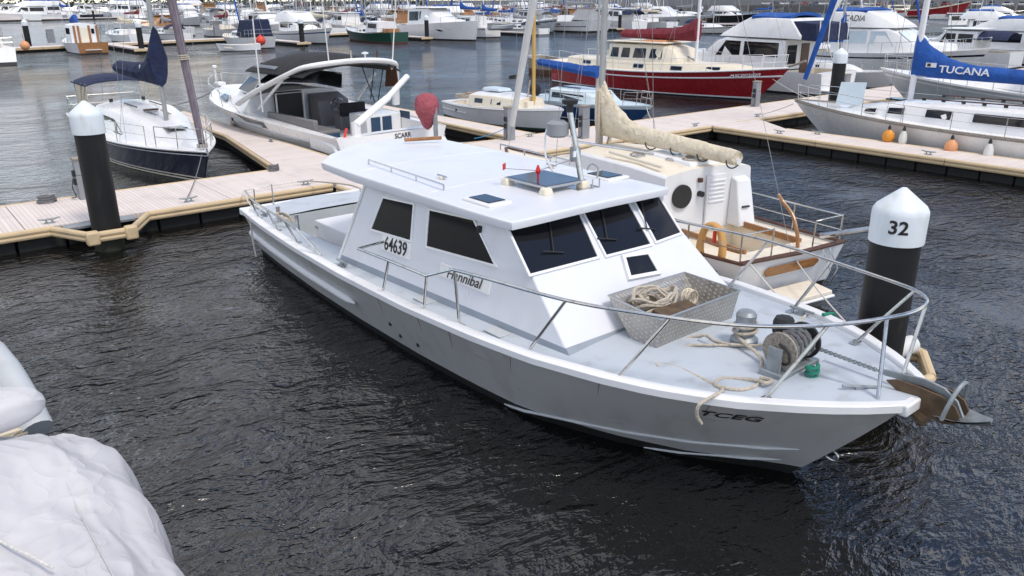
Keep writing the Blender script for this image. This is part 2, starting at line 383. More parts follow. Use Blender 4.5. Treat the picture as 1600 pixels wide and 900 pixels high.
MB().box((3.67, 19.72, .455), (1.5, .5, .05)).build('guide_plate', 'galvanised', wk)

def poly_dock(label, poly, edges, flts, group='finger docks', along='y'):
    r = T('finger_dock', label, 'dock', group=group)
    uv = (lambda c: (c.y, c.x)) if along == 'y' else (lambda c: (c.x, c.y))
    MB().prism(poly, DZ - .12, DZ).build('deck_panel', 'dock_boards', r, smooth=0, uvxy=uv)
    cx = sum(p[0] for p in poly) / len(poly); cy = sum(p[1] for p in poly) / len(poly)
    MB().prism([(cx + (x - cx) * .8, cy + (y - cy) * .985) for x, y in poly], -.35, DZ - .13).build('float_core', 'float_dark', r, smooth=0)
    for e in edges: fender_run(r, e)
    for a, b, o in flts: floats(r, a, b, o)
    return r
poly_dock('finger dock between the navy yacht and the white sports cruiser', [(9.3, WY1 + .012), (11.32, WY1 + .012), (11.32, 38), (10.5, 38), (10.4, 30), (9.8, 26)],
          [[(9.25, 22.85), (9.72, 26), (10.33, 30), (10.44, 38)], [(11.36, 22.85), (11.36, 38)]], [((9.5, 23), (9.9, 26), (-1, .1)), ((9.9, 26), (10.5, 31), (-1, .1))])
poly_dock('finger dock running in front of the white sloop with the lettered blue sail cover', [(25.86, WY0 - .012), (25.86, 2), (27.4, 2), (27.4, 17.5), (28.9, WY0 - .012)],
          [[(25.81, WY0 - .2), (25.81, 2)], [(27.44, 2), (27.44, 17.5)]], [((25.86, WY0 - .3), (25.86, 4), (-1, 0))])
r32 = poly_dock('narrow finger dock along the far side of the grey fishing boat', [(9.62, WY0 - .012), (9.62, 5.0), (10.88, 5.0), (10.88, WY0 - .012)],
          [[(9.58, WY0 - .3), (9.58, 5.1)], [(10.92, WY0 - .3), (10.92, 5.1)]], [((10.88, 5), (10.88, 18), (1, 0))])
fender_run(r32, [(9.3, 5.0), (9.25, 4.12), (10.3, 4.0), (11.0, 4.45), (10.95, 5.0)], 9)
MB().tube([(10.35, 4.65, .56), (10.85, 4.55, .60)], .13, 14).build('white_roller', 'fender_white', r32)
MB().box((10.1, 4.95, .42), (1.3, .3, .06)).build('guide_plate', 'galvanised', r32)
poly_dock('finger dock between the white timber sloop and the sports cruiser', [(18.2, WY1 + .012), (19.3, WY1 + .012), (19.3, 34), (18.6, 34)], [[(18.2, 22.85), (18.56, 34)], [(19.34, 22.85), (19.34, 34)]], [])
# the next pier across the water, with its fingers
def fw(x): return 102.0 + (x - 10) * .265 if x < 62 else 115.8 + (x - 62) * .03
fp = T('floating_walkway', 'distant floating walkway behind the far row of moored boats', 'dock')
for i in range(24):
    xa, xb = -4 + i * 7, -4 + (i + 1) * 7 - .03
    MB().prism([(xa, fw(xa)), (xb, fw(xb)), (xb, fw(xb) + 2.6), (xa, fw(xa) + 2.6)], .38, .52).build('deck_panel', 'dock_boards', fp, smooth=0, uvxy=lambda c: (c.x, c.y))
    MB().prism([(xa, fw(xa) + .12), (xb, fw(xb) + .12), (xb, fw(xb) + 2.4), (xa, fw(xa) + 2.4)], -.3, .375).build('float_box', 'float_dark', fp, smooth=0)
    MB().prism([(xa, fw(xa) - .1), (xb, fw(xb) - .1), (xb, fw(xb) - .01), (xa, fw(xa) - .01)], .28, .5).build('edge_bumper', 'fender_tan', fp, smooth=0)
for fx, fy, lab in ((24.4, 92.6, 'beside the timber launch'), (42.9, 93.4, 'beside the navy-hooded yacht'), (61.0, 94.4, 'beside the dark green launch'), (80.6, 96, 'beside the tan fishing boat'), (103.4, 99.8, 'beside the catamaran with the grey tent')):
    r = T('finger_dock', 'short distant finger dock ' + lab, 'dock', group='far finger docks')
    MB().prism([(fx - .75, fy), (fx + .75, fy), (fx + .75, fw(fx) - .12), (fx - .75, fw(fx) - .12)], .38, .52).build('deck_panel', 'dock_boards', r, smooth=0, uvxy=lambda c: (c.y, c.x))
    MB().prism([(fx - .6, fy + .15), (fx + .6, fy + .15), (fx + .6, fw(fx) - .2), (fx - .6, fw(fx) - .2)], -.3, .375).build('float_box', 'float_dark', r, smooth=0)
    MB().prism([(fx - .9, fy - .1), (fx + .9, fy - .1), (fx + .9, fy - .01), (fx - .9, fy - .01)], .26, .5).build('edge_bumper', 'fender_tan', r, smooth=0)
r = T('floating_walkway', 'farthest floating walkway before the crowded far boats', 'dock')
MB().prism([(10, 268), (110, 292), (110, 296), (10, 272)], .35, .6).build('deck_panel', 'dock_boards', r, smooth=0, uvxy=lambda c: (c.x, c.y))
MB().prism([(10, 268.3), (110, 292.3), (110, 295.7), (10, 271.7)], -.4, .345).build('float_box', 'float_dark', r, smooth=0)
r = T('floating_walkway', 'distant walkway in front of the sleek white sports cruiser', 'dock')
MB().prism([(124, 121), (141, 90), (143.4, 91.2), (126.4, 122.2)], .38, .55).build('deck_panel', 'dock_boards', r, smooth=0, uvxy=lambda c: (c.y, c.x))
MB().prism([(124.2, 121), (141.2, 90), (143.2, 91.2), (126.2, 122.2)], -.3, .375).build('float_box', 'float_dark', r, smooth=0)

# ---------------------------------------------------------------- piles
def pile(x, y, H, rad, label, num=None, n=28, view=None):
    r = T('mooring_pile', label, 'pile', (x, y, 0), group='black mooring piles with white pointed caps')
    ch = rad * 1.55
    MB().lathe([(rad, -1.2), (rad, H - ch - .02)], n).build('sleeve', 'pile_sleeve', r)
    MB().lathe([(rad + .006, -1.0), (rad + .008, .30), (rad + .003, .42)], n).build('tide_band', 'tide_algae', r)
    c = rad * 1.09
    cap = MB().lathe([(c, H - ch - rad * .72), (c * 1.01, H - ch * .62 - rad * .1), (c * .99, H - ch * .62 + .02), (c * .90, H - ch * .62 + .07), (.03, H)], n).build('cap', 'pile_cap', r, smooth=35)
    if num:
        a0 = view; s = rad * .62
        t = text('number', num, s * 1.25, 'lettering_black', cap, (0, 0, 0), (1, 0, 0), (0, 1, 0), ext=.0, bold=.006)
        for v in t.data.vertices:
            u = v.co.x / c; vz = v.co.y
            v.co = Vector(((c * 1.012 + .004) * math.cos(a0 + u), (c * 1.012 + .004) * math.sin(a0 + u), H - ch * .62 - rad * .52 + vz))
    return r
pile(3.67, 19.02, 3.24, .30, 'tall black mooring pile with white cone cap clasped by tan guide blocks')
pile(9.80, 4.53, 3.0, .30, 'black mooring pile with white cap numbered 32', '32', view=math.atan2(-4.53, -9.8) + .02)
pile(31.6, 18.05, 3.28, .26, 'black mooring pile standing behind the bow of the lettered white sloop')
for x, y, k, lab in ((24.4, 93.0, .29, 'black mooring pile beside the timber transom launch'), (17.0, 112.5, .32, 'black mooring pile behind the white counter stern yacht'), (42.9, 93.8, .29, 'black mooring pile between the navy-hooded yacht and white flybridge cruiser'),
                   (61.4, 95.0, .29, 'black mooring pile before the window slash of the modern white cruiser'), (80.8, 96.5, .29, 'black mooring pile beside the tan grey fishing boat'), (103.8, 100.3, .29, 'black mooring pile beside the grey-tented catamaran'),
                   (134, 107.5, .30, 'black mooring pile before the sleek white sports cruiser')):
    pile(x, y, 3.3, k, lab, n=16)
for x, y in ((66, 175), (60, 275), (92, 230), (175, 140)):
    pile(x, y, 3.3, .3, 'tiny far black mooring pile among the crowded far boats', n=12)

# ---------------------------------------------------------------- dock furniture
def pedestal(x, y, h, lab, s=(.34, .26)):
    r = T('power_pedestal', lab, 'pedestal', (x, y, DZ), group='grey dock power pedestals')
    MB().box((0, 0, h * .30), (s[0], s[1], h * .6)).build('post', 'pedestal_grey', r, bevel=.015)
    MB().box((0, 0, h * .80), (s[0] * .96, s[1] * .96, h * .39)).build('upper_post', 'pedestal_grey', r, bevel=.02)
    MB().box((0, 0, h * 1.015), (s[0] * 1.06, s[1] * 1.1, .06)).build('lid', 'weathered_wood', r, bevel=.015)
    for z in (.45, .66): MB().box((-s[0] / 2 - .03, -.02, h * z), (.06, .12, .16)).build('socket', 'black_rubber', r, bevel=.01)
    MB().tube(smooth_path([(-.2, -.1, h * .6), (-.28, -.16, h * .35), (-.22, -.1, .1), (-.3, .1, .03)]), .012, 6).build('hose', 'black_rubber', r)
pedestal(17.75, 22.35, 1.12, 'grey power pedestal on the walkway before the white timber sloop'); pedestal(20.0, 20.9, 1.12, 'grey power pedestal on the walkway before the pale blue cabin sloop')
pedestal(32.2, 22.3, 1.1, 'grey power pedestal before the red hull'); pedestal(38.6, 21.6, 1.1, 'grey power pedestal beyond the white sloop bow', (.42, .3)); pedestal(3.95, 22.3, 1.0, 'grey power pedestal half hidden behind the tall mooring pile', (.3, .3))
for x, y in ((19.8, 114.5), (42, 120)): pedestal(x, y, 1.5, 'grey pedestal on the distant walkway', (.8, .5))
c0 = T('dock_cleat', 'galvanised horn cleat bolted to the pale walkway boards', 'cleat', (2.75, 20.15, DZ), group='dock cleats')
MB().box((0, 0, .012), (.22, .10, .024)).build('base', 'galvanised', c0)
for s in (-.06, .06): MB().tube([(s, 0, .02), (s, 0, .09)], .02, 8).build('leg', 'galvanised', c0)
MB().tube([(-.23, 0, .115), (-.1, 0, .095), (.1, 0, .095), (.23, 0, .115)], [.014, .024, .024, .014], 8).build('horn', 'galvanised', c0)
for x, y, a in ((5.85, 20.2, 0), (8.95, 20.15, 0), (18.75, 22.4, 0), (23.6, 22.35, 0), (25.3, 20.15, 0), (29.4, 20.2, 0), (26.2, 17.0, 90), (26.1, 11.5, 90), (34.5, 20.2, 0), (14, 20.15, 0), (27.1, 16, 90), (11.05, 27.5, 90)):
    c = copy_tree(c0); c.location = (x, y, DZ); c.rotation_euler.z = R(a)
# dark mooring line coils on the boards
def coil(name, lab, x, y, z, mt, r0=.16, n=3, rr=.014, grp=None):
    P = [(r0 * (1 - .12 * math.sin(k * .7)) * math.cos(k * .45) * (1 - k * .004), r0 * .8 * math.sin(k * .45), .02 + k * .004) for k in range(int(14 * n))]
    o = MB().tube(P, rr, 6).build(name, mt, None); o.location = (x, y, z); tag(o, lab, 'rope', grp); return o
coil('rope_coil', 'black rope heaped at the finger dock corner', 9.05, 22.5, DZ, 'rope_grey', .14, 3, .03)
coil('rope_coil', 'dark rope bundle on the walkway beside the tall mooring pile', 3.1, 22.4, DZ, 'rope_grey', .2, 3, .03)
# ---------------------------------------------------------------- boats
class Boat:
    """y runs from the stern (0) to the stem head (L), x to the boat's right, z up from the waterline"""
    def __init__(s, name, label, cat, stern, rot, L, B, sheer=(1.0, .95, 1.4), tr=.75, tm=.45, pb=2.2, rake=1.2, draft=.6, fl=(.10, .45),
                 bands=((1, 'white_gelcoat'), (.10, 'antifoul_black')), deck='white_gelcoat', cockpit=None, group=None, n=22, btab=None, stab=None, wtab=None, srake=0., toe=.05, transom=None, rub=None, counter=0., keepdeck=True, rz=None):
        s.L, s.B, s.tr, s.tm, s.pb, s.rake, s.draft, s.fl, s.btab, s.stab, s.wtab, s.srake, s.toe, s.counter = L, B, tr, tm, pb, rake, draft, fl, btab, stab, wtab, srake, toe, counter
        s.sh = sheer
        s.root = T(name, label, cat, (stern[0], stern[1], 0), R(rot), group)
        mats = []; lim = []
        for f, mname in bands:
            if mname not in mats: mats.append(mname)
            lim.append((f, mats.index(mname)))
        tmat = transom or bands[0][1]
        fr = sorted({1.0, .8, .6, .4, .2, 0.0, *[f for f, _ in bands]}, reverse=True) + [-.35, -1.0]
        def mfr(fa, fb):
            mid = (fa + fb) / 2; k = 0
            for f, i in lim:
                if mid < f: k = i
            return k
        ts = [i / n for i in range(n)] + [1 - .35 / n, 1.0]; ts = sorted(ts)
        hb = MB()
        for sd in (1, -1):
            G = [[s.hp(t, f, sd) for f in fr] for t in ts]
            hb.grid(G, flip=(sd < 0), mf=lambda i, j: mfr(fr[j], fr[j + 1]))
        # stem closes between both sides
        Gs = [[s.hp(1, f, sd) for f in fr] for sd in (1, -1)]; hb.grid(Gs, mf=lambda i, j: mfr(fr[j], fr[j + 1]))
        s.hull = hb.build('hull', mats, s.root, smooth=35)
        # transom
        Gt = [[s.hp(0, f, sd) for f in fr] for sd in (-1, 1)]
        tb = MB().grid(Gt, mf=lambda i, j: 0 if fr[j + 1] > .05 else 1); s.transom = tb.build('transom', [tmat, bands[-1][1]], s.root)
        if keepdeck: s.make_deck(deck, cockpit, n)
        if rub:
            for sd in (1, -1):
                P = [s.hp(i / 40, rub[1], sd, .012) for i in range(41)]; MB().tube(P, rub[2] if len(rub) > 2 else .035, 6).build('rub_rail', rub[0], s.root)
    def sheer(s, t):
        if s.stab: return interp(t, *s.stab)
        a, m, b = s.sh; return a * (1 - t) * (1 - 2 * t) + 4 * m * t * (1 - t) + b * t * (2 * t - 1)
    def half(s, t):
        if s.btab: return interp(t, *s.btab)
        if t < s.tm: return s.B / 2 * (s.tr + (1 - s.tr) * math.sin(t / s.tm * math.pi / 2))
        u = (t - s.tm) / (1 - s.tm); return max(.03, s.B / 2 * (1 - u ** s.pb))
    def hp(s, t, f, sd, off=0.):
        sh = s.sheer(t); z = sh * f if f >= 0 else s.draft * f; b = s.half(t)
        k = interp(t, *s.wtab) if s.wtab else 1 - lerp(s.fl[0], s.fl[1], t * t)
        w_ = b * (k + (1 - k) * max(0, f) ** 1.15)
        if f < 0: w_ = b * k * math.sqrt(max(0, 1 - (.96 * f) ** 2))
        zb = s.sheer(1); q = max(0, 1 - z / zb); yb = s.L - s.rake * (q ** 1.1 if z >= 0 else 1 + .6 * -f)
        y0 = s.srake * (1 - max(0, f)) + (s.counter * (-f) if f < 0 else 0)
        return Vector((sd * (w_ + off), y0 + t * (yb - y0), z))
    def dp(s, t, u, dz=0.):
        """a point on deck; u is -1..1 across"""
        sh = s.sheer(t); return Vector((u * s.half(t), t * s.L, sh - s.toe + dz + .04 * s.B / 3 * (1 - u * u)))
    def make_deck(s, dm, cp, n):
        m = MB(); us = [-1, -.6, -.25, .25, .6, 1]; N = 2 * n; ts = [i / N for i in range(N + 1)]
        inset = .02
        def row(t, us=us): return [Vector((u * (s.half(t) - inset), max(.01, t * s.L), s.sheer(t) - s.toe + .05 * s.B / 3 * (1 - u * u))) for u in us]
        if not cp:
            m.grid([row(t) for t in ts]); s.deck = m.build('deck', dm, s.root); return
        y0, y1, cw, cd, cm = cp; t0, t1 = y0 / s.L, y1 / s.L
        m.grid([row(lerp(0, t0, i / 3)) for i in range(4)] if t0 > .004 else [row(0), row(t0)])
        k = max(3, int((t1 - t0) * N))
        seg = [lerp(t0, t1, i / k) for i in range(k + 1)]
        def cwid(t): return min(cw, s.half(t) - .12)
        for sd in (1, -1):
            G = []
            for t in seg:
                a = s.half(t) - inset; b = cwid(t); z = s.sheer(t) - s.toe
                G.append([Vector((sd * a, max(.01, t * s.L), z)), Vector((sd * (a + b) / 2, max(.01, t * s.L), z + .02)), Vector((sd * b, max(.01, t * s.L), z + .03))])
            m.grid(G, flip=(sd > 0))
        m.grid([row(lerp(t1, 1, i / (N - k))) for i in range(N - k + 1)])
        s.deck = m.build('deck', dm, s.root)
        w_ = MB(); zf = lambda t: s.sheer(t) - s.toe - cd
        for sd in (1, -1): w_.grid([[Vector((sd * cwid(t), t * s.L, s.sheer(t) - s.toe + .03)), Vector((sd * cwid(t), t * s.L, zf(t)))] for t in seg], flip=(sd > 0))
        for t, fl in ((t0, False), (t1, True)):
            w_.grid([[Vector((u * cwid(t), t * s.L, s.sheer(t) - s.toe + .03 + .0)) for u in (-1, 1)], [Vector((u * cwid(t), t * s.L, zf(t))) for u in (-1, 1)]], flip=fl)
        w_.grid([[Vector((u * cwid(t), t * s.L, zf(t))) for u in (-1, 0, 1)] for t in seg])
        s.well = w_.build('cockpit_well', cm, s.root)
    # -------- parts
    def cabin(s, secs, mt, name='cabin', rc=.07, camber=.06, cap=True, roof=None):
        """secs: (y, z_bottom, half_bottom, half_top, z_top), from aft to forward"""
        m = MB(); G = []
        for y, zb, wb, wt, zt in secs:
            r = min(rc, max(.005, (zt - zb) * .4), wt * .4); row = [(wb, zb), (wt + (wb - wt) * .12, zt - r), (wt - r * .3, zt - r * .3), (wt - r, zt), (wt * .5, zt + camber * .75), (0, zt + camber)]
            row = row + [(-a, b) for a, b in row[-2::-1]]; G.append([Vector((a, y, b)) for a, b in row])
        m.grid(G, flip=True, mf=(lambda i, j: 1 if 2 < j < 7 else 0) if roof else None); k = len(G[0])
        o = len(m.v); m.v += [tuple(p) for p in G[0]] + [tuple(p) for p in G[-1]]
        m.f += [tuple(range(o, o + k))[::-1], tuple(range(o + k, o + 2 * k))]; m.m += [0, 0]
        c = m.build(name, [mt, roof] if roof else mt, s.root, smooth=32)
        c_secs[c.name] = secs; return c
    def win(s, c, y0, y1, v0, v1, sl0=0., sl1=0., sides=(1, -1), mt='dark_glass', fm=None, rnd=.18, fw_=.03):
        secs = c_secs[c.name]
        def P(y, v, sd):
            y = min(max(y, secs[0][0]), secs[-1][0])
            for a, b in zip(secs, secs[1:]):
                if a[0] <= y <= b[0]: break
            t = (y - a[0]) / max(1e-6, b[0] - a[0]); q = [lerp(a[i], b[i], t) for i in range(5)]
            wt = q[3] + (q[2] - q[3]) * .12
            return Vector((sd * (lerp(q[2], wt, v)), y, lerp(q[1], q[4] - .05, v)))
        for sd in sides:
            pts = []
            cor = [(y0, v0), (y1, v0), (y1 + sl1, v1), (y0 + sl0, v1)]
            for i in range(4):
                a = cor[i - 1]; b = cor[i]; d_ = cor[(i + 1) % 4]
                for t in (rnd, rnd * .3):
                    pts.append((lerp(b[0], a[0], t), lerp(b[1], a[1], t)))
                for t in (rnd * .3, rnd):
                    pts.append((lerp(b[0], d_[0], t), lerp(b[1], d_[1], t)))
            W = [P(y, v, sd) for y, v in pts]
            if sd < 0: W = W[::-1]
            g_ = MB().slab(W, .008).build('window', mt, c, smooth=0)
            if fm: MB().ring(W, fw_, .016).build('frame', fm, g_, smooth=0)
    def pane(s, pts, parent=None, mt='dark_glass', fm=None, name='window', fw_=.04, th=.008):
        g_ = MB().slab(pts, th).build(name, mt, parent or s.root, smooth=0)
        if fm: MB().ring(pts, fw_, th + .012).build('frame', fm, g_, smooth=0)
        return g_
    def guard(s, t0, t1, h, n, inset=.06, sides=(1, -1), mt='steel', wires=2, r=.013, close_bow=False, top=True):
        for sd in sides:
            top_ = []; pst = []
            for i in range(n + 1):
                t = lerp(t0, t1, i / n); p = s.hp(t, 1, sd); p.x -= sd * inset; q = p + Vector((0, 0, h)); top_.append(q); pst.append((p, q))
            for p, q in pst: MB().tube([p - Vector((0, 0, .03)), q], r, 6).build('stanchion', mt, s.root)
            for k in range(wires): MB().tube([p.lerp(q, 1 - k * .45) for p, q in pst], r * (.8 if k == 0 and top else .4), 5).build('guard_wire', mt if k == 0 else 'wire', s.root)
    def pulpit(s, t0, h, mt='steel', r=.014, over=.1, mid=True):
        P = []
        for sd, rng in ((1, [lerp(t0, .985, i / 4) for i in range(5)]), (-1, [lerp(.985, t0, i / 4) for i in range(5)])):
            for t in rng: p = s.hp(t, 1, sd); p.x -= sd * .05; p.z = s.sheer(t) + h; p.y += over * (t - t0) / (1 - t0); P.append(p)
        MB().tube(smooth_path(P, 4), r, 6).build('pulpit', mt, s.root)
        if mid: MB().tube(smooth_path([p - Vector((0, over * .4, h * .5)) for p in P], 4), r * .8, 6).build('pulpit_rail', mt, s.root)
        for i in (0, 2, 4, 5, 7, 9):
            p = P[i]; MB().tube([p, (p.x * .98, p.y - over * .8, p.z - h - .03)], r, 6).build('pulpit_leg', mt, s.root)
    def pushpit(s, h, depth=1.0, mt='steel', r=.013):
        t1 = depth / s.L; P = [s.hp(t, 1, 1) for t in (t1, t1 / 2, .01)] + [s.hp(t, 1, -1) for t in (.01, t1 / 2, t1)]
        P = [Vector((p.x * .95, p.y + .05, p.z)) for p in P]
        for k in (1, .5): MB().tube([p + Vector((0, 0, h * k)) for p in P], r, 6).build('pushpit_rail', mt, s.root)
        for p in P: MB().tube([p - Vector((0, 0, .03)), p + Vector((0, 0, h))], r, 6).build('pushpit_leg', mt, s.root)
    def mast(s, y, z0, top, r=.075, mt='mast_alloy', sp=True, lean=0., stays=True, bow=True, back=True, side_t=None, wr=.006):
        a = Vector((0, y, z0)); b = Vector((0, y + lean, top))
        m = MB().tube([a, a.lerp(b, .5), b], [r, r, r * .8], 12, flat=.75).build('mast', mt, s.root)
        if sp:
            zz = lerp(z0, top, .52)
            MB().tube([(-s.B * .3, y + lean * .5 - .1, zz), (0, y + lean * .5, zz - .05), (s.B * .3, y + lean * .5 - .1, zz)], .025, 6).build('spreader', mt, m)
        if stays:
            t = side_t or y / s.L
            for sd in (1, -1):
                c = s.hp(t, 1, sd); c.x -= sd * .08
                MB().tube([c, (sd * s.B * .3, y + lean * .5 - .1, lerp(z0, top, .52)), b], wr, 4).build('shroud', 'wire', s.root)
                c2 = s.hp(t - .04, 1, sd); c2.x -= sd * .1; MB().tube([c2, a.lerp(b, .5)], wr, 4).build('lower_shroud', 'wire', s.root)
            if bow: MB().tube([(0, s.L - .08, s.sheer(1)), b], wr, 4).build('forestay', 'wire', s.root)
            if back: MB().tube([(0, .1, s.sheer(0)), b], wr, 4).build('backstay', 'wire', s.root)
        return m
    def boom(s, y, z, length, r=.05, mt='mast_alloy', drop=0., cover=None, h0=.9, h1=.22, w_=.16, up=None):
        e = Vector((0, y - length, z - drop)); MB().tube([(0, y, z), e], r, 8).build('boom', mt, s.root)
        if cover:
            G = []; k = 40; rr = random.Random(int(length * 100))
            for i in range(k + 1):
                u = i / k; yy = y + .14 - (length + .1) * u; zz = z - drop * u; hh = lerp(h0, h1, 1 - (1 - min(1, u * 2.4)) ** 2.3) if u < .42 else lerp(h1, h1 * .7, (u - .42) / .58)
                if up and u < .06: hh = h0 * up
                ww = w_ * (.75 + .45 * (1 - abs(u - .25)) * .8) * (1 + .12 * math.sin(i * 1.9) + rr.uniform(-.05, .05)); hh *= 1 + rr.uniform(-.03, .03)
                ring = []
                for j in range(12):
                    a = 2 * math.pi * j / 12; c_, s_ = math.cos(a), math.sin(a)
                    wk_ = 1 + .07 * math.sin(i * 1.3 + j * 2.1) + .06 * math.sin(i * 2.7 - j * 1.2)
                    ring.append(Vector((ww * wk_ * c_ * (1 - .45 * max(0, s_)), yy + .03 * math.sin(j * 1.7 + i), zz - .09 + (hh + .09) * (.5 + .5 * s_) if s_ > -.2 else zz - .09 + (hh + .09) * (.5 + .5 * s_) * .9)))
                G.append(ring + [ring[0]])
            m = MB().grid(G, flip=False); o = len(m.v); m.v += [tuple(p) for p in G[0][:12]] + [tuple(p) for p in G[-1][:12]]; m.f += [tuple(range(o, o + 12)), tuple(range(o + 12, o + 24))[::-1]]; m.m += [0, 0]
            return m.build('sail_cover', cover, s.root, smooth=60)
    def arch_canopy(s, y0, y1, hw, z0, z1, mt, name='canopy', rise=.0, th=.03, droop=.25, k=8):
        G = []
        for i in range(k + 1):
            v = i / k; y = lerp(y0, y1, v); zc = z1 + rise * math.sin(v * math.pi) - droop * (abs(v - .5) * 2) ** 4 * .5
            G.append([Vector((hw * math.sin(a) / math.sin(1.25), y, z0 + (zc - z0) * (math.cos(a) - math.cos(1.25)) / (1 - math.cos(1.25)))) for a in [lerp(-1.25, 1.25, j / 10) for j in range(11)]])
        m = MB().grid(G); m.grid([[p - Vector((0, 0, th)) for p in r_] for r_ in G], flip=True)
        for e in (0, -1): m.grid([[p for p in G[e]], [p - Vector((0, 0, th)) for p in G[e]]], flip=(e == 0))
        return m.build(name, mt, s.root, smooth=50)
    def part(s, name, m, mt, parent=None, **k): return m.build(name, mt, parent or s.root, **k)
c_secs = {}
# ---------------------------------------------------------------- the grey fishing boat
Yt = [16.5, 15, 13, 11, 9, 7.5, 6.4, 5.5, 4.9, 4.2, 3.55, 3.15, 3.0]
GL = 13.5
bt = ([(16.5 - y) / GL for y in Yt], [1.54, 1.74, 1.94, 2.07, 2.13, 2.10, 2.02, 1.84, 1.66, 1.34, .86, .46, .26])
st = ([0, .185, .407, .556, .704, .852, .926, 1], [1.05, 1.07, 1.12, 1.17, 1.24, 1.34, 1.40, 1.48])
wt = ([0, .5, .75, .86, .91, .96, 1], [.77, .75, .74, .62, .54, .40, .12])
g = Boat('fishing_boat', 'grey hulled white cabin fishing boat with bow rail, lettered 64639', 'boat', (7.35, 16.5), 180.85, GL, 4.2, btab=bt, stab=st, wtab=wt, rake=1.25, draft=.5, n=34,
         bands=((1, 'hull_grey'), (.11, 'antifoul_black')), deck='deck_paint', toe=.045, cockpit=(1.15, 4.35, 1.32, .5, 'light_grey_paint'))
gr = g.root
def G(X, Y, z): return Vector((-(X - 7.35 - (16.5 - Y) * .0148), 16.5 - Y, z))
def dz(Y): return g.sheer((16.5 - Y) / GL) - g.toe
# white capping along the sheer
for sd in (1, -1):
    Gd = []
    for i in range(61):
        t = i / 60; p = g.hp(t, 1, sd); a = p.copy(); x = p.x; n_ = sd
        kn = .0
        Gd.append([Vector((x - n_ * .13, p.y, p.z - .05)), Vector((x - n_ * .125, p.y, p.z + .012)), Vector((x - n_ * .11, p.y, p.z + .022)), Vector((x + n_ * .012, p.y, p.z + .018)), Vector((x + n_ * .03, p.y, p.z + .004)), Vector((x + n_ * .030, p.y, p.z - .072)), Vector((x - n_ * .01, p.y, p.z - .088))])
    MB().grid(Gd, flip=(sd < 0)).build('gunwale', 'white_paint', gr, smooth=40)
MB().box((0, GL - .02, 1.43), (.62, .10, .13)).build('gunwale', 'white_paint', gr, bevel=.02)
MB().box((0, .02, 1.0), (3.14, .12, .14)).build('gunwale', 'white_paint', gr, bevel=.02)
for sd in (1, -1):
    P = [g.hp(i / 60, .47, sd, .035) for i in range(0, 26)]; MB().tube(P, [.06] * 24 + [.05, .02], 10, flat=1.1).build('rubbing_strake', 'white_paint', gr)
    P = [g.hp(t / 100, lerp(.02, .36, ((t - 72) / 26) ** .9 if t > 72 else 0), sd, .004) for t in range(72, 99)]; MB().tube(P, [.008] + [.021] * 24 + [.018, .008], 8).build('chine_strip', 'light_grey_paint', gr)
    P = [g.hp(t / 100, lerp(.01, .17, (t - 88) / 10), sd, .002) for t in range(88, 99)]; MB().tube(P, [.008] + [.018] * 9 + [.008], 8).build('spray_strip', 'light_grey_paint', gr)
for t_, f_ in ((.50, .42), (.52, .28), (.56, .30)):
    p = g.hp(t_, f_, 1, .002); MB().lathe([(.035, 0), (.035, .012), (.02, .014)], 12, p, 'x').build('through_hull', 'black_rubber', gr)
q9 = random.Random(8)
for k in range(26):
    t_, f_ = q9.uniform(.08, .93), q9.uniform(.2, .85); ln = q9.uniform(.006, .03); MB().tube([g.hp(t_ + ln * j / 3, f_ + q9.uniform(-.012, .012), 1, .0005) for j in range(4)], [.001, .0035, .003, .001], 5, flat=.5).build('scuff', 'scuff_mark', gr)
for t_ in (.49, .575, .63, .72, .815, .06, .30, .90):
    a_ = g.hp(t_, .93, 1, .001); b_ = g.hp(t_ + .001, .93 - q9.uniform(.12, .4), 1, .001); MB().tube([a_, a_.lerp(b_, .4), b_], [.006, .004, .001], 5, flat=.4).build('rust_streak', 'rust_stain', gr)
# eye bolt at the stem
p = g.hp(1, .30, 1); MB().tube(smooth_path([(0, p.y + .0, p.z + .05), (0, p.y + .09, p.z + .05), (0, p.y + .12, p.z), (0, p.y + .08, p.z - .05), (0, p.y - .02, p.z - .04)]), .014, 8).build('stem_eye', 'steel', gr)
# name letters on the bow and the number board
def on_hull(t, f): return g.hp(t, f, 1, .006)
a = on_hull(.895, .78); b = on_hull(.935, .78); c = on_hull(.915, .70); e_ = on_hull(.915, .88)
text('bow_lettering', 'TCEG', .175, 'lettering_black', gr, (a + b) / 2 + Vector((.014, .008, -.01)), b - a, e_ - c, shear=.35, bold=.002, sx=1.45)
# cabin
def cabx(z): return 1.66 - (z - 1.08) * .215
def fy(z): return 16.5 - (6.32 + (z - 1.25) * 1.15)
ZT = 2.55
def ay(z): return 4.58 + (z - 1.05) * .43
m = MB()
zb0, zb1 = 1.0, 1.16
Bq = [(cabx(1.0), ay(1.0), zb0), (cabx(1.2), fy(1.18), zb1)]
V = [(-cabx(1.0), ay(1.0), 1.0), (cabx(1.0), ay(1.0), 1.0), (cabx(1.16), fy(1.16), 1.16), (-cabx(1.16), fy(1.16), 1.16), (-cabx(ZT), ay(ZT), ZT), (cabx(ZT), ay(ZT), ZT), (cabx(ZT), fy(ZT), ZT), (-cabx(ZT), fy(ZT), ZT)]
m.hexa(V); cab = m.build('cabin', 'cabin_paint', gr, bevel=.025)
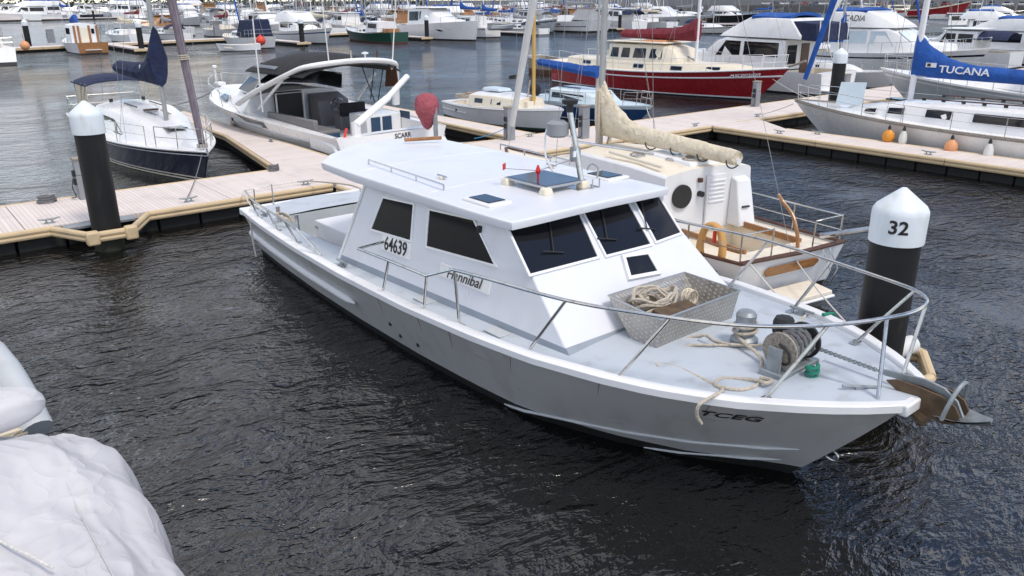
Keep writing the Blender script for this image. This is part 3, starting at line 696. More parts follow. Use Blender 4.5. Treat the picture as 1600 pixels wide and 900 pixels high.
# grey painted skirting at the foot of the cabin
for sd in (1, -1):
    Q = [(sd * (cabx(1.06) + .004), 4.62, 1.06), (sd * (cabx(1.2) + .004), fy(1.2) - .0, 1.2), (sd * (cabx(1.31) + .004), fy(1.31), 1.31), (sd * (cabx(1.17) + .004), 4.66, 1.17)]
    MB().slab(Q if sd > 0 else Q[::-1], .004).build('skirting', 'base_strip_paint', cab, smooth=0)
n_ = Vector((0, 1, 1.15)).normalized()
def fpt(x, z): return Vector((x, fy(z) + .003, z + .003))
MB().slab([fpt(-cabx(1.2) - .003, 1.19), fpt(-cabx(1.3) - .003, 1.31), fpt(cabx(1.3) + .003, 1.31), fpt(cabx(1.2) + .003, 1.19)][::-1], .005).build('skirting', 'base_strip_paint', cab, smooth=0)
def frontpane(pts, nm='windscreen'):
    W = [fpt(-(X - 7.35 - (16.5 - 7.4) * .0148), z) for X, z in pts]
    n0 = (W[1] - W[0]).cross(W[2] - W[0])
    if n0.y < 0: W = W[::-1]
    o = MB().slab(W, .006).build(nm, 'dark_glass', cab, smooth=0); MB().ring(W, .035, .022).build('frame', 'white_paint', o, smooth=0); return o
frontpane([(5.99, 2.0), (7.15, 1.99), (7.30, 2.45), (6.09, 2.5)]); frontpane([(7.31, 1.98), (8.17, 1.97), (8.27, 2.45), (7.40, 2.45)]); frontpane([(8.31, 1.98), (8.86, 2.0), (8.92, 2.46), (8.42, 2.46)])
# deck-light hatch in the sloping front
W = [fpt(-(X - 7.484), z) for X, z in ((7.46, 1.72), (7.95, 1.69), (7.98, 1.87), (7.57, 1.9))]
if (W[1] - W[0]).cross(W[2] - W[0]).y < 0: W = W[::-1]
h_ = MB().slab(W, .03).build('front_hatch', 'dark_glass', cab, smooth=0); MB().ring(W, .05, .045).build('frame', 'white_gelcoat', h_, smooth=0)
def sidepane(pts, sd=1):
    W = [Vector((sd * (cabx(z) + .002), 16.5 - Y, z)) for Y, z in pts]
    if (W[1] - W[0]).cross(W[2] - W[0]).x * sd < 0: W = W[::-1]
    o = MB().slab(W, .005).build('side_window', 'tinted_glass', cab, smooth=0); MB().ring(W, .03, .018).build('frame', 'white_gelcoat', o, smooth=0); return o
for sd in (1, -1):
    sidepane([(10.77, 2.30), (9.93, 2.35), (9.88, 1.84), (11.0, 1.78)], sd); sidepane([(9.5, 2.35), (8.47, 2.41), (7.9, 1.95), (9.45, 1.85)], sd)
# door frame trim on the aft edge
MB().tube([(cabx(1.1) + .0, ay(1.1) - .02, 1.1), (cabx(2.4), ay(2.4) - .02, 2.42)], .028, 8).build('corner_trim', 'white_gelcoat', cab)
for x_, pz in ((.72, 2.47), (-.25, 2.46), (-1.05, 2.46)):
    w0 = fpt(x_, pz - .01) + n_ * .03; w1 = fpt(x_ + .26, pz - .34) + n_ * .03
    wp = MB().tube([w0, w1], .009, 6).build('wiper_arm', 'black_rubber', cab); MB().tube([w1 + Vector((-.16, .02, -.03)), w1 + Vector((.16, -.03, .04))], .011, 6).build('wiper_blade', 'black_rubber', wp)
for y_ in (6.2, 8.15): MB().box((cabx(1.4) + .006, y_, 1.33), (.012, .012, .30)).build('weld_seam', 'cabin_paint', cab)
# boards with number and name
def sideboard(y0, y1, z0, z1, nm):
    W = [Vector((cabx(z) + .002, 16.5 - Y, z)) for Y, z in ((y0, z0), (y1, z0 + .02), (y1, z1 + .02), (y0, z1))]
    if (W[1] - W[0]).cross(W[2] - W[0]).x < 0: W = W[::-1]
    return MB().slab(W, .012).build(nm, 'white_gelcoat', cab, bevel=.003)
nb = sideboard(10.66, 9.84, 1.53, 1.78, 'number_board')
yd = Vector((-.215, 0, 1)).normalized(); xd = Vector((0, 1, .05))
text('lettering', '64639', .30, 'lettering_black', nb, (cabx(1.66) + .019, 16.5 - 10.25, 1.66), xd, yd, bold=.004, sx=.86)
nb = sideboard(9.06, 7.92, 1.52, 1.70, 'name_board')
text('lettering', 'Hannibal', .205, 'lettering_black', nb, (cabx(1.61) + .019, 16.5 - 8.49, 1.62), xd, yd, shear=.3, bold=.0, sx=1.1)
for x, y, z in ((cabx(2.35) + .03, 8.2, 2.33), (-.02, fy(2.52) + .02, 2.46)):
    MB().box((x, y, z), (.06, .06, .09)).build('side_lamp', 'black_rubber', cab, bevel=.008)
# roof with a crowned top, rounded aft edge and a deep rim
def yaft(u): return interp(u, [-1, -.75, -.4, 0, .4, .75, 1], [3.35, 3.0, 2.82, 2.86, 3.1, 3.42, 3.85])
def yfr(u): return 9.06 - .10 * abs(u) ** 3
def rz_(u, v): return 2.60 + .055 * (1 - u * u) + (.06 * (1 - v) if v < .35 else .0) * 0
NU, NV = 16, 14; Gt = []
for i in range(NV + 1):
    v = i / NV; Gt.append([Vector(((1.50 - .09 * max(0, .25 - v) * 4 * .5 - .05 * max(0, v - .9) * 6) * u, lerp(yaft(u), yfr(u), v), 2.60 + .05 * (1 - u * u))) for u in [lerp(-1, 1, j / NU) for j in range(NU + 1)]])
m = MB().grid(Gt)
per = Gt[0] + [r_[-1] for r_ in Gt[1:]] + Gt[-1][::-1][1:] + [r_[0] for r_ in Gt[::-1][1:-1]]
cx_ = Vector((0, 6, 0)); rim = []
for p in per:
    fr_ = interp(p.y, [2.8, 5, 9], [.10, .15, .11]); o_ = Vector((p.x, p.y, 0)) - Vector((0, min(max(p.y, 4), 8), 0)); o_.normalize()
    rim.append([p, p + o_ * .022 - Vector((0, 0, .012)), p + o_ * .03 - Vector((0, 0, .035)), p + o_ * .012 - Vector((0, 0, fr_)), p - o_ * .10 - Vector((0, 0, fr_ + .005)), p - o_ * .12 - Vector((0, 0, .06))])
rim.append(rim[0]); m.grid(rim, flip=True)
m.grid([[p - Vector((0, 0, .07)) for p in r_] for r_ in Gt], flip=True)
roof = m.build('roof', 'cabin_paint', gr, smooth=40)
for y_ in (5.0, 7.0): MB().tube([(-1.44, y_, 2.606), (-.7, y_, 2.642), (0, y_, 2.654), (.7, y_, 2.642), (1.44, y_, 2.606)], .006, 5).build('weld_seam', 'cabin_paint', roof)
# roof fittings
def rail_on_roof(a, b, n=3, h=.07):
    A, B_ = G(*a), G(*b); o = MB().tube([A + Vector((0, 0, h)), B_ + Vector((0, 0, h))], .014, 8).build('grab_rail', 'steel', roof)
    for i in range(n + 1): p = A.lerp(B_, i / n); MB().tube([p - Vector((0, 0, .03)), p + Vector((0, 0, h))], .013, 8).build('bracket', 'steel', o)
rail_on_roof((6.40, 11.85, 2.63), (6.28, 9.45, 2.63)); rail_on_roof((9.05, 11.64, 2.62), (8.92, 9.4, 2.62))
def roof_hatch(X, Y, sx, sy, rz=0):
    c = G(X, Y, 2.63); o = MB().box(c, (sx, sy, .05), rz).build('roof_hatch', 'white_gelcoat', roof, bevel=.02)
    MB().box(c + Vector((0, 0, .022)), (sx * .74, sy * .72, .03), rz).build('pane', 'dark_glass', o, bevel=.01); return o
roof_hatch(6.36, 8.52, .40, .62); roof_hatch(8.72, 8.6, .46, .62)
sp = MB().box(G(7.52, 8.64, 2.74), (.78, .92, .035)).build('solar_panel', 'aluminium', roof, bevel=.004)
MB().box(G(7.52, 8.64, 2.757), (.72, .86, .012)).build('cell_sheet', 'solar_cell', sp, smooth=0)
for dx in (-.36, .36):
    for dy in (-.43, .43): MB().box(G(7.52 + dx, 8.64 + dy, 2.69), (.18, .18, .12), taper=.7).build('panel_foot', 'cream_paint', sp, bevel=.03)
ms = MB().tube([G(7.86, 8.2, 2.63), G(7.78, 8.42, 3.72)], .042, 12).build('radar_pole', 'steel', roof)
MB().box(G(7.86, 8.2, 2.645), (.42, .26, .02)).build('foot_plate', 'steel', ms)
for dx in (-.07, .07): MB().tube([G(7.98 + dx, 8.05, 2.64), G(7.98 + dx, 8.05, 2.78)], .012, 6).build('hinge_pin', 'steel', ms)
MB().tube(smooth_path([G(8.0, 8.05, 2.8), G(8.06, 8.1, 2.92), G(7.98, 8.16, 2.98), G(7.9, 8.16, 2.9)]), .014, 6).build('hose_loop', 'galvanised', ms)
MB().box(G(7.82, 8.33, 3.12), (.13, .10, .20)).build('lamp_box', 'galvanised', ms, bevel=.01); MB().box(G(7.75, 8.27, 3.13), (.05, .02, .08)).build('lamp_lens', 'white_gelcoat', ms)
MB().lathe([(.12, -.03), (.16, .0), (.16, .16), (.10, .2)], 16, G(7.68, 8.56, 3.38)).build('horn_shell', 'pedestal_grey', ms, smooth=50)
MB().tube(smooth_path([G(7.70, 8.6, 3.5), G(7.56, 8.66, 3.45), G(7.52, 8.64, 3.1), G(7.6, 8.55, 2.85)]), .014, 6).build('cable', 'white_gelcoat', ms)
MB().lathe([(.05, 0), (.05, .10), (.11, .12), (.12, .17), (.03, .19)], 14, G(7.78, 8.42, 3.70)).build('lamp_head', 'black_rubber', ms)
MB().tube([G(7.80, 8.38, 3.3), G(9.25, 8.1, 2.98)], .018, 8).build('stay_tube', 'steel', ms)
sc_ = MB().tube([G(7.40, 8.66, 2.75), G(7.40, 8.66, 2.96)], .016, 8).build('flag_post', 'red_plastic', roof); MB().lathe([(.03, 0), (.04, .04), (.02, .10)], 10, G(7.40, 8.66, 2.84)).build('hub', 'red_plastic', sc_)
MB().tube([G(7.08, 9.0, 2.90), G(7.40, 8.66, 2.88), G(7.86, 8.5, 2.99)], .005, 5).build('wire_arm', 'wire', sc_)
for X, Y, z in ((7.06, 9.02, 2.93), (7.90, 8.48, 3.02)): MB().box(G(X, Y, z), (.10, .012, .09), R(30)).build('red_flag', 'red_plastic', sc_)
for X, Y in ((6.66, 10.05), (8.5, 9.6)):
    MB().lathe([(.05, 0), (.05, .03), (.02, .04)], 10, G(X, Y, 2.64)).build('roof_fitting', 'cream_paint', roof)
    MB().tube([G(X, Y - .12, 2.68), G(X, Y + .12, 2.68)], .016, 8).build('roof_cleat', 'steel', roof)
sq = MB().tube([G(7.85, 13.05, 2.72), G(8.55, 12.85, 2.71)], .035, 10); tag(sq.build('wooden_pole', 'varnished_wood', None), 'short varnished wooden pole lying across the cabin roof aft edge', 'pole').matrix_world = gr.matrix_basis
# aft deck hatch box, post, rod tubes, rails
MB().box(G(7.55, 14.1, .78), (1.55, 1.75, .36)).build('engine_hatch', 'white_paint', gr, bevel=.02)
for Y in (14.9, 13.6): MB().box(G(6.76, Y, .82), (.03, .12, .05)).build('latch', 'steel', gr)
MB().box(G(8.75, 14.6, 1.02), (.09, .10, 1.05)).build('side_post', 'white_paint', gr, bevel=.01)
for X, Y in ((6.02, 15.0), (6.03, 14.15)):
    MB().tube([G(X, Y, 1.0), G(X + .0, Y, 1.36)], .042, 12).build('rod_holder', 'steel', gr)
def tubes(nm, P, r=.02, parent=gr, mt='steel'): return MB().tube([G(*p) for p in P], r, 8).build(nm, mt, parent)
def post(nm, a, b, r=.018):
    o = tubes(nm, [a, b], r); MB().box(G(a[0], a[1], a[2] + .012), (.14, .09, .012)).build('foot_plate', 'steel', o); return o
SR = [(5.80, 16.1, 1.52), (5.62, 15.3, 1.50), (5.5, 13.9, 1.50), (5.40, 12.75, 1.50), (5.56, 12.2, 1.12)]
MB().tube([G(*p) for p in SR], .018, 8).build('stern_rail', 'steel', gr)
for a, b in (((5.84, 15.6, 1.02), (5.66, 15.5, 1.5)), ((5.74, 14.42, 1.03), (5.55, 14.4, 1.5)), ((5.66, 13.36, 1.05), (5.45, 13.35, 1.5))): post('stern_rail_post', a, b)
tubes('stern_hoop', [(6.1, 16.4, 1.0), (6.1, 16.4, 1.45), (6.5, 16.4, 1.5), (6.5, 16.4, 1.0)], .016)
# bow rail
BR = [(5.36, 10.45, 1.69), (5.40, 9.65, 1.70), (5.42, 8.66, 1.72), (5.46, 8.08, 1.95), (5.52, 7.5, 1.98), (5.68, 6.2, 2.03), (5.95, 5.28, 2.08), (6.35, 4.38, 2.13), (6.94, 3.76, 2.17), (7.62, 3.40, 2.2), (8.05, 3.34, 2.2), (8.38, 3.44, 2.19), (8.63, 3.72, 2.17), (8.86, 4.25, 2.13), (9.05, 4.85, 2.1), (9.32, 5.7, 2.05), (9.44, 6.4, 2.02), (9.46, 7.59, 1.97), (9.44, 9.2, 1.9)]
pth = [G(*p) for p in BR[:4]] + smooth_path([G(*p) for p in BR[3:]], 5)[1:]
MB().tube([G(5.98, 10.62, 1.66)] + pth, .021, 10).build('bow_rail', 'steel', gr)
for a, b in (((5.42, 9.9, 1.10), (5.40, 9.62, 1.70)), ((5.45, 8.82, 1.14), (5.42, 8.66, 1.72)), ((5.50, 8.03, 1.17), (5.46, 8.05, 1.95)), ((5.58, 6.75, 1.21), (5.68, 6.18, 2.03)), ((5.80, 5.48, 1.28), (6.07, 4.99, 2.10)), ((6.52, 4.08, 1.36), (6.97, 3.75, 2.17)),
             ((7.22, 3.26, 1.42), (7.53, 3.44, 2.19)), ((7.92, 3.36, 1.42), (8.36, 3.42, 2.19)), ((8.52, 4.2, 1.38), (8.60, 3.66, 2.17)), ((9.0, 5.35, 1.3), (9.12, 4.95, 2.09)), ((9.33, 6.6, 1.22), (9.42, 6.05, 2.04))):
    post('rail_post', a, b, .02)
def cleat(X, Y, rz=0):
    c = G(X, Y, dz(Y)); o = MB().box(c + Vector((0, 0, .02)), (.09, .16, .04), rz).build('deck_cleat', 'galvanised', gr)
    MB().tube([c + Matrix.Rotation(rz, 3, 'Z') @ Vector((0, -.17, .09)), c + Matrix.Rotation(rz, 3, 'Z') @ Vector((0, .17, .09))], .018, 8).build('horn', 'galvanised', o)
    MB().box(c + Vector((0, 0, .06)), (.05, .08, .06), rz).build('stem', 'galvanised', o)
cleat(5.62, 11.55); cleat(6.0, 15.7); cleat(7.3, 3.5, .8); cleat(9.0, 5.2)
for Y0 in (9.2, 7.5): MB().box(G(5.72, Y0, dz(Y0) + .03), (.20, .34, .012)).build('deck_plate', 'light_grey_paint', gr, bevel=.004)
# foredeck: raised pads, bollard, drum winch
def pad(P, h, nm='deck_pad'):
    Q = [G(X, Y, 0) for X, Y in P]; z = min(dz(Y) for X, Y in P) + .02; MB().prism([(q.x, q.y) for q in Q][::-1], z, z + h).build(nm, 'deck_paint', gr, bevel=.02)
pad([(7.22, 5.5), (7.95, 5.5), (7.75, 4.6), (7.15, 4.6)], .075); pad([(7.28, 4.1), (7.72, 4.1), (7.66, 3.25), (7.36, 3.25)], .10)
pad([(8.35, 7.0), (8.5, 7.0), (8.25, 4.6), (8.0, 4.0), (7.9, 4.1), (8.1, 4.7)], .05)
pad([(8.95, 7.0), (9.1, 7.0), (8.78, 4.9), (8.4, 4.05), (8.3, 4.15), (8.62, 5.0)], .05)
z0 = dz(5.06) + .08
bo = MB().lathe([(.16, z0), (.16, z0 + .06), (.115, z0 + .1), (.115, z0 + .3), (.12, z0 + .36), (.09, z0 + .40), (.02, z0 + .41)], 20, (G(7.54, 5.06, 0).x, G(7.54, 5.06, 0).y, 0)).build('bollard', 'galvanised', gr)
MB().tube([G(7.36, 5.06, z0 + .2), G(7.72, 5.06, z0 + .2)], .022, 8).build('cross_pin', 'galvanised', bo)
c = G(7.30, 4.30, dz(4.3))
wl = MB().box(c + Vector((0, 0, .06)), (.72, .30, .12)).build('chain_winch', 'galvanised', gr, bevel=.015)
drum = MB().lathe([(.10, -.2), (.10, .2)], 18, c + Vector((0, 0, .33)), 'x').build('drum', 'galvanised', wl)
for s_, x_ in ((1, .21), (-1, -.24)): MB().lathe([(.205, 0), (.205, .03)], 28, c + Vector((x_, 0, .33)), 'x').build('drum_flange', 'weathered_wood' if s_ > 0 else 'black_rubber', wl)
for s_ in (.32, -.30): MB().box(c + Vector((s_, 0, .22)), (.03, .16, .34)).build('side_bracket', 'galvanised', wl)
MB().tube(smooth_path([c + Vector((.26, 0, .42)), c + Vector((.27, .12, .36)), c + Vector((.27, .14, .24)), c + Vector((.26, .02, .2))]), .013, 6).build('brake_handle', 'black_rubber', wl)
Pch = []
for k in range(150):
    a = k * .55; Pch.append(c + Vector((lerp(.17, -.19, (k % 50) / 50) if (k // 50) % 2 == 0 else lerp(-.19, .17, (k % 50) / 50), math.cos(a) * (.13 + .014 * (k // 50)), .33 + math.sin(a) * (.13 + .014 * (k // 50)))))
m = MB()
for i, (p, q) in enumerate(zip(Pch, Pch[1:])):
    m.tube([p, p.lerp(q, 1.25)], .021 if i % 2 else .016, 5)
m.build('wound_chain', 'rope_grey', wl)
mo = MB().lathe([(.11, 0), (.12, .03), (.12, .15), (.10, .19), (.03, .20)], 8, G(7.62, 4.62, dz(4.6) + .30)).build('winch_motor', 'black_rubber', gr, smooth=20)
MB().tube([G(7.62, 4.62, dz(4.6)), G(7.62, 4.62, dz(4.6) + .32)], .05, 10).build('motor_stand', 'galvanised', mo)
# anchor chain over the stem, roller cheeks and anchor
A_, B_ = G(7.62, 4.2, dz(4.2) + .24), G(7.62, 3.48, 1.57)
m = MB(); nl = 26
for i in range(nl):
    p = A_.lerp(B_, i / nl); q = A_.lerp(B_, (i + 1.25) / nl); dvec = Vector((.016, 0, 0)) if i % 2 else Vector((0, .004, .016))
    m.tube(smooth_path([p + dvec, q + dvec, q - dvec, p - dvec], 3, True), .0065, 5, closed=True)
ch = m.build('anchor_chain', 'galvanised', None); tag(ch, 'dark galvanised chain running from the winch drum to the anchor', 'chain'); ch.matrix_world = gr.matrix_basis
for dx in (-.10, .10):
    prof = [(3.34, 1.55), (3.24, 1.595), (3.05, 1.60), (2.80, 1.585), (2.66, 1.53), (2.60, 1.44), (2.63, 1.35), (2.74, 1.31), (2.92, 1.33), (3.14, 1.44)]
    m = MB(); V = [G(7.62 + dx + e, y, z) for e in (-.012, .012) for y, z in prof]; k = len(prof)
    m.add(V, [tuple(range(k)), tuple(range(k, 2 * k))[::-1]] + [(i, k + i, k + (i + 1) % k, (i + 1) % k) for i in range(k)]); ck = m.build('roller_cheek', 'rust_brown', gr, smooth=0)
MB().lathe([(.05, -.09), (.035, 0), (.05, .09)], 14, G(7.62, 2.76, 1.44), 'x').build('bow_roller', 'rust_brown', gr)
MB().hexa([G(7.62 + dx, y, z) for z0_, z1_ in ((1.37, 1.20), (1.40, 1.24)) for dx, y, z in ((-.1, 3.25, z0_), (.1, 3.25, z0_), (.1, 2.92, z1_), (-.1, 2.92, z1_))]).build('roller_tray', 'rust_brown', gr, smooth=0)
an = T('anchor', 'grey galvanised plough anchor with roll bar stowed on the bow roller', 'anchor', gr.location, gr.rotation_euler.z)
prof = [(3.52, 1.57), (3.40, 1.61), (3.0, 1.655), (2.82, 1.63), (2.68, 1.54), (2.60, 1.40), (2.65, 1.38), (2.74, 1.50), (2.86, 1.56), (3.0, 1.58), (3.4, 1.55)]
m = MB(); k = len(prof); V = [G(7.62 + e, y, z) for e in (-.016, .016) for y, z in prof]
m.add(V, [tuple(range(k)), tuple(range(k, 2 * k))[::-1]] + [(i, k + i, k + (i + 1) % k, (i + 1) % k) for i in range(k)]).build('shank', 'galvanised', an, smooth=0)
m = MB()
for off, fl_ in ((0, False), (-.022, True)):
    m.grid([[G(7.62 + u * lerp(.23, .035, v ** 1.6), lerp(2.80, 2.36, v), 1.335 + off + .085 * abs(u) * (1 - v * .5) + .10 * v * v) for u in (-1, -.5, 0, .5, 1)] for v in (0, .2, .4, .6, .8, 1)], flip=fl_)
m.build('fluke', 'galvanised', an, smooth=60)
MB().tube(smooth_path([G(7.62 + .21 * math.cos(a), 2.72 - .06 * math.sin(a), 1.40 + .34 * math.sin(a)) for a in [math.pi * i / 8 for i in range(9)]], 3), .021, 10).build('roll_bar', 'galvanised', an)
# chequer-plate rope tray leaning on the cabin front
tr_ = T('rope_tray', 'aluminium chequer plate tray full of rope against the cabin front', 'tray', gr.location, gr.rotation_euler.z)
zb_, zr_ = dz(5.9) + .035, 1.70
bot = [(6.72, 5.70), (8.17, 5.70), (8.17, 6.14), (6.72, 6.10)]; top = [(6.70, 5.64), (8.22, 5.64), (8.24, 6.56), (6.80, 6.60)]
def tuv(c): return (c.x + c.y * .7, c.z + c.y * .3)
for i in range(4):
    j = (i + 1) % 4; a, b = G(*bot[i], zb_), G(*bot[j], zb_); c2, d2 = G(*top[j], zr_), G(*top[i], zr_); ctr = G(7.45, 6.1, 1.5)
    n0 = (b - a).cross(c2 - a).normalized()
    if n0.dot(a - ctr) < 0: n0 = -n0
    MB().hexa([a, b, b - n0 * .008, a - n0 * .008, d2, c2, c2 - n0 * .008, d2 - n0 * .008]).build('side_plate', 'diamond_plate', tr_, smooth=0, uvxy=tuv)
MB().hexa([G(*p, zb_ - .004) for p in bot] + [G(*p, zb_ + .006) for p in bot]).build('floor_plate', 'diamond_plate', tr_, smooth=0, uvxy=lambda c: (c.x, c.y))
MB().tube([G(*p, zr_) for p in top], .012, 6, closed=True).build('rim', 'aluminium', tr_)
rp_ = MB(); rr = random.Random(3)
P = []
for k in range(260):
    a = k * .33; P.append(G(7.22 + .38 * math.cos(a) * (.75 + .25 * math.sin(k * .11)) + rr.uniform(-.02, .02), 6.22 + .2 * math.sin(a), 1.40 + .34 * (k / 260) + .05 * math.sin(k * .9)))
o = MB().tube(smooth_path(P, 2), .022, 6).build('rope_pile', 'rope_beige', None); o.matrix_world = gr.matrix_basis; tag(o, 'heap of thick beige rope lying in the chequer plate tray', 'rope')
P = [G(7.92 + .12 * math.cos(k * .5) * (1 - .003 * k), 6.2 + .05 * math.sin(k * .37), 1.52 + .11 * math.sin(k * .5)) for k in range(60)]
o = MB().tube(P, .010, 6).build('rope_coil', 'cream_canvas', None); o.matrix_world = gr.matrix_basis; tag(o, 'thin cream line coiled at the side of the chequer plate tray', 'rope')
o = MB().hexa([G(6.95, 5.72, 1.42), G(7.72, 5.72, 1.42), G(7.72, 6.05, 1.36), G(6.95, 6.05, 1.36), G(6.95, 5.74, 1.62), G(7.62, 5.74, 1.58), G(7.6, 6.0, 1.64), G(6.95, 6.0, 1.66)]).build('rusty_weight', 'rust_brown', None, bevel=.02); o.matrix_world = gr.matrix_basis; tag(o, 'rusty brown block lying in the rope tray', 'weight')
# loose lines on deck
def line(nm, P, r, mt, lab, k=6, cl=False, cat='rope', grp=None, parentm=True):
    o = MB().tube(smooth_path([G(*p) if parentm else Vector(p) for p in P], k, cl), r, 7, closed=cl).build(nm, mt, None)
    if parentm: o.matrix_world = gr.matrix_basis
    return tag(o, lab, cat, grp)
def dk(X, Y, o=.03): return (X, Y, dz(Y) + o)
line('rope', [dk(6.35, 5.35), dk(6.42, 5.42), dk(6.5, 5.2), dk(6.44, 4.75), dk(6.38, 4.5, .04), (6.12, 4.40, 1.42), (5.90, 4.42, 1.38), (5.90, 4.44, 1.25), (5.96, 4.42, 1.14)], .019, 'rope_beige', 'frayed beige rope end hanging over the grey gunwale')
line('rope', [(7.53, 5.2, z0 + .22), (7.42, 5.05, z0 + .1), dk(7.2, 4.6, .12), dk(6.95, 4.45), dk(6.75, 4.3, .05), dk(6.5, 4.35, .04), dk(6.4, 4.6, .04), dk(6.6, 4.65, .04), dk(6.75, 4.35, .07), dk(6.7, 4.2, .1), dk(6.85, 4.22, .08), dk(6.78, 4.32, .1)], .021, 'rope_beige', 'beige rope from the bollard knotted round the rail post foot')
line('rope', [(7.54 + .135 * math.cos(a * .7), 5.06 + .135 * math.sin(a * .7), z0 + .12 + .008 * a) for a in range(18)], .02, 'rope_beige', 'beige rope turns wrapped round the grey bollard')
line('rope', [dk(7.40, 5.0, .10), dk(7.1, 5.35, .09), dk(7.0, 5.6), dk(7.12, 5.72), dk(7.35, 5.5, .1), dk(7.3, 5.3, .1), dk(7.32, 5.05, .12), dk(7.5, 4.8, .13), dk(7.8, 4.7, .1), dk(8.3, 4.9, .08), (8.75, 5.0, 1.42)], .016, 'rope_beige', 'loop of beige line lying between bollard and winch motor')
line('rope', [(9.0, 4.9, 1.4), (9.3, 4.9, 1.32), (9.55, 5.0, 1.0), (9.7, 5.1, .6)], .022, 'rope_green', 'green mooring line over the far gunwale to the narrow finger dock', k=5)
o = coil('rope_coil', 'small dark green net bundle beside the chain winch', 0, 0, 0, 'rope_green', .07, 3, .022); o.location = gr.matrix_basis @ G(7.28, 4.02, dz(4.0) + .0)
line('rope', [(6.05, 15.9, 1.12), (5.95, 16.1, 1.2), (5.82, 16.0, 1.1), (5.78, 15.95, .9), (5.77, 15.9, .45), (5.78, 15.85, .15)], .018, 'rope_white', 'pale rope tail hanging from the stern corner to the water')
line('rope', [(6.0 + .13 * math.cos(k * .6), 14.75 + .25 * math.sin(k * .6 + .3) - .003 * k, 1.12 + .16 * abs(math.sin(k * .31))) for k in range(46)], .012, 'rope_beige', 'tangle of thin beige line round the rod holders', k=2)
line('rope', [(6.1, 16.2, 1.08), (6.3, 17.2, .9), (6.8, 18.8, .7), (7.3, 20.1, .6), (8.9, 20.2, .6)], .016, 'rope_white', 'pale stern line from the grey boat to the walkway', k=5)
line('rope', [(8.6, 16.3, 1.1), (8.9, 17.5, .95), (9.0, 19.0, .75), (8.95, 20.15, .6)], .02, 'rope_beige', 'stern line running to the cleat on the walkway edge', k=5)
# ---------------------------------------------------------------- navy sloop by the tall pile
b = Boat('sailing_yacht', 'navy hulled white decked sloop with navy sail cover moored behind the walkway', 'yacht', (7.62, 36.2), 180, 12.4, 3.35, sheer=(1.05, .95, 1.08), tr=.78, pb=2.3, rake=.7,
         bands=((1, 'white_gelcoat'), (.93, 'navy_paint'), (.86, 'white_gelcoat'), (.835, 'navy_paint'), (.16, 'cream_paint'), (.12, 'navy_paint'), (.07, 'cream_paint'), (.02, 'antifoul_black')), cockpit=(.5, 4.0, 1.0, .5, 'white_gelcoat'), rub=('white_gelcoat', .97, .03))
c = b.cabin([(4.0, .92, 1.22, 1.06, 1.72), (6.2, .9, 1.24, 1.05, 1.74), (8.2, .92, 1.12, .85, 1.60), (9.6, .95, .85, .5, 1.30), (10.6, .98, .5, .2, 1.08)], 'white_gelcoat', rc=.14, camber=.10)
b.win(c, 4.5, 7.6, .25, .72, sl0=.2, sl1=-1.0, mt='dark_glass', fm='black_rubber', rnd=.2)
for x in (-.42, .42): MB().box((x, 6.3, 1.86), (.035, 1.6, .03)).build('coachroof_rail', 'black_rubber', c)
MB().box((0, 9.55, 1.42), (.62, .62, .05)).build('fore_hatch', 'dark_glass', c, bevel=.015).rotation_euler = (0, 0, 0)
MB().box((.1, 7.5, 1.80), (.45, .16, .05)).build('hatch_cover', 'dark_wood', c)
for x in (-.5, -.38, .3, .45): MB().tube([(x, 4.3, 1.80), (x * .5, 8.5, 1.72)], .012, 5).build('halyard', 'rope_grey', c)
for x in (-.55, .55): MB().lathe([(.07, 0), (.06, .12), (.075, .14)], 12, (x, 4.25, 1.76)).build('winch', 'black_rubber', c)
b.mast(8.75, 1.55, 15.5, .085, lean=-.2); b.boom(8.7, 2.72, 4.9, cover='navy_canvas', h0=1.75, h1=.52, w_=.26, drop=-.1)
MB().lathe([(.10, 0), (.10, .012)], 14, (.2, 7.4, 3.15), 'x').build('cover_badge', 'white_gelcoat', b.root)
MB().tube([(0, 12.0, 1.25), (0, 10.4, 7.8), (0, 8.75, 14.5)], [.10, .15, .10], 10).build('furled_headsail', 'sailcloth_purple', b.root)
for z in (3.6,): MB().tube([(.15 * math.cos(a * .7), 11.42 + .15 * math.sin(a * .7), z + a * .006) for a in range(22)], .022, 6).build('lashing', 'rope_beige', b.root)
MB().lathe([(.16, 0), (.16, .12), (.06, .14)], 14, (0, 12.0, 1.12)).build('furler_drum', 'steel', b.root)
b.pulpit(.84, .62); b.guard(.10, .80, .6, 5); b.pushpit(.65)
b.arch_canopy(1.0, 3.4, 1.15, 2.32, 2.62, 'navy_canvas', 'bimini', droop=.3)
for y in (1.3, 2.6, 3.3):
    for s in (-1, 1): MB().tube([(s * 1.15, 1.9, 1.0), (s * 1.12, y, 2.36)], .014, 6).build('bimini_pole', 'steel', b.root)
MB().slab([(1.08, 1.2, 1.1), (1.08, 3.2, 1.1), (1.1, 3.2, 2.3), (1.1, 1.2, 2.3)], .006).build('side_screen', 'cream_canvas', b.root, smooth=0)
MB().tube([(0, 12.35, 1.1), (.1, 12.75, 1.0)], .03, 8).build('bow_roller', 'steel', b.root)

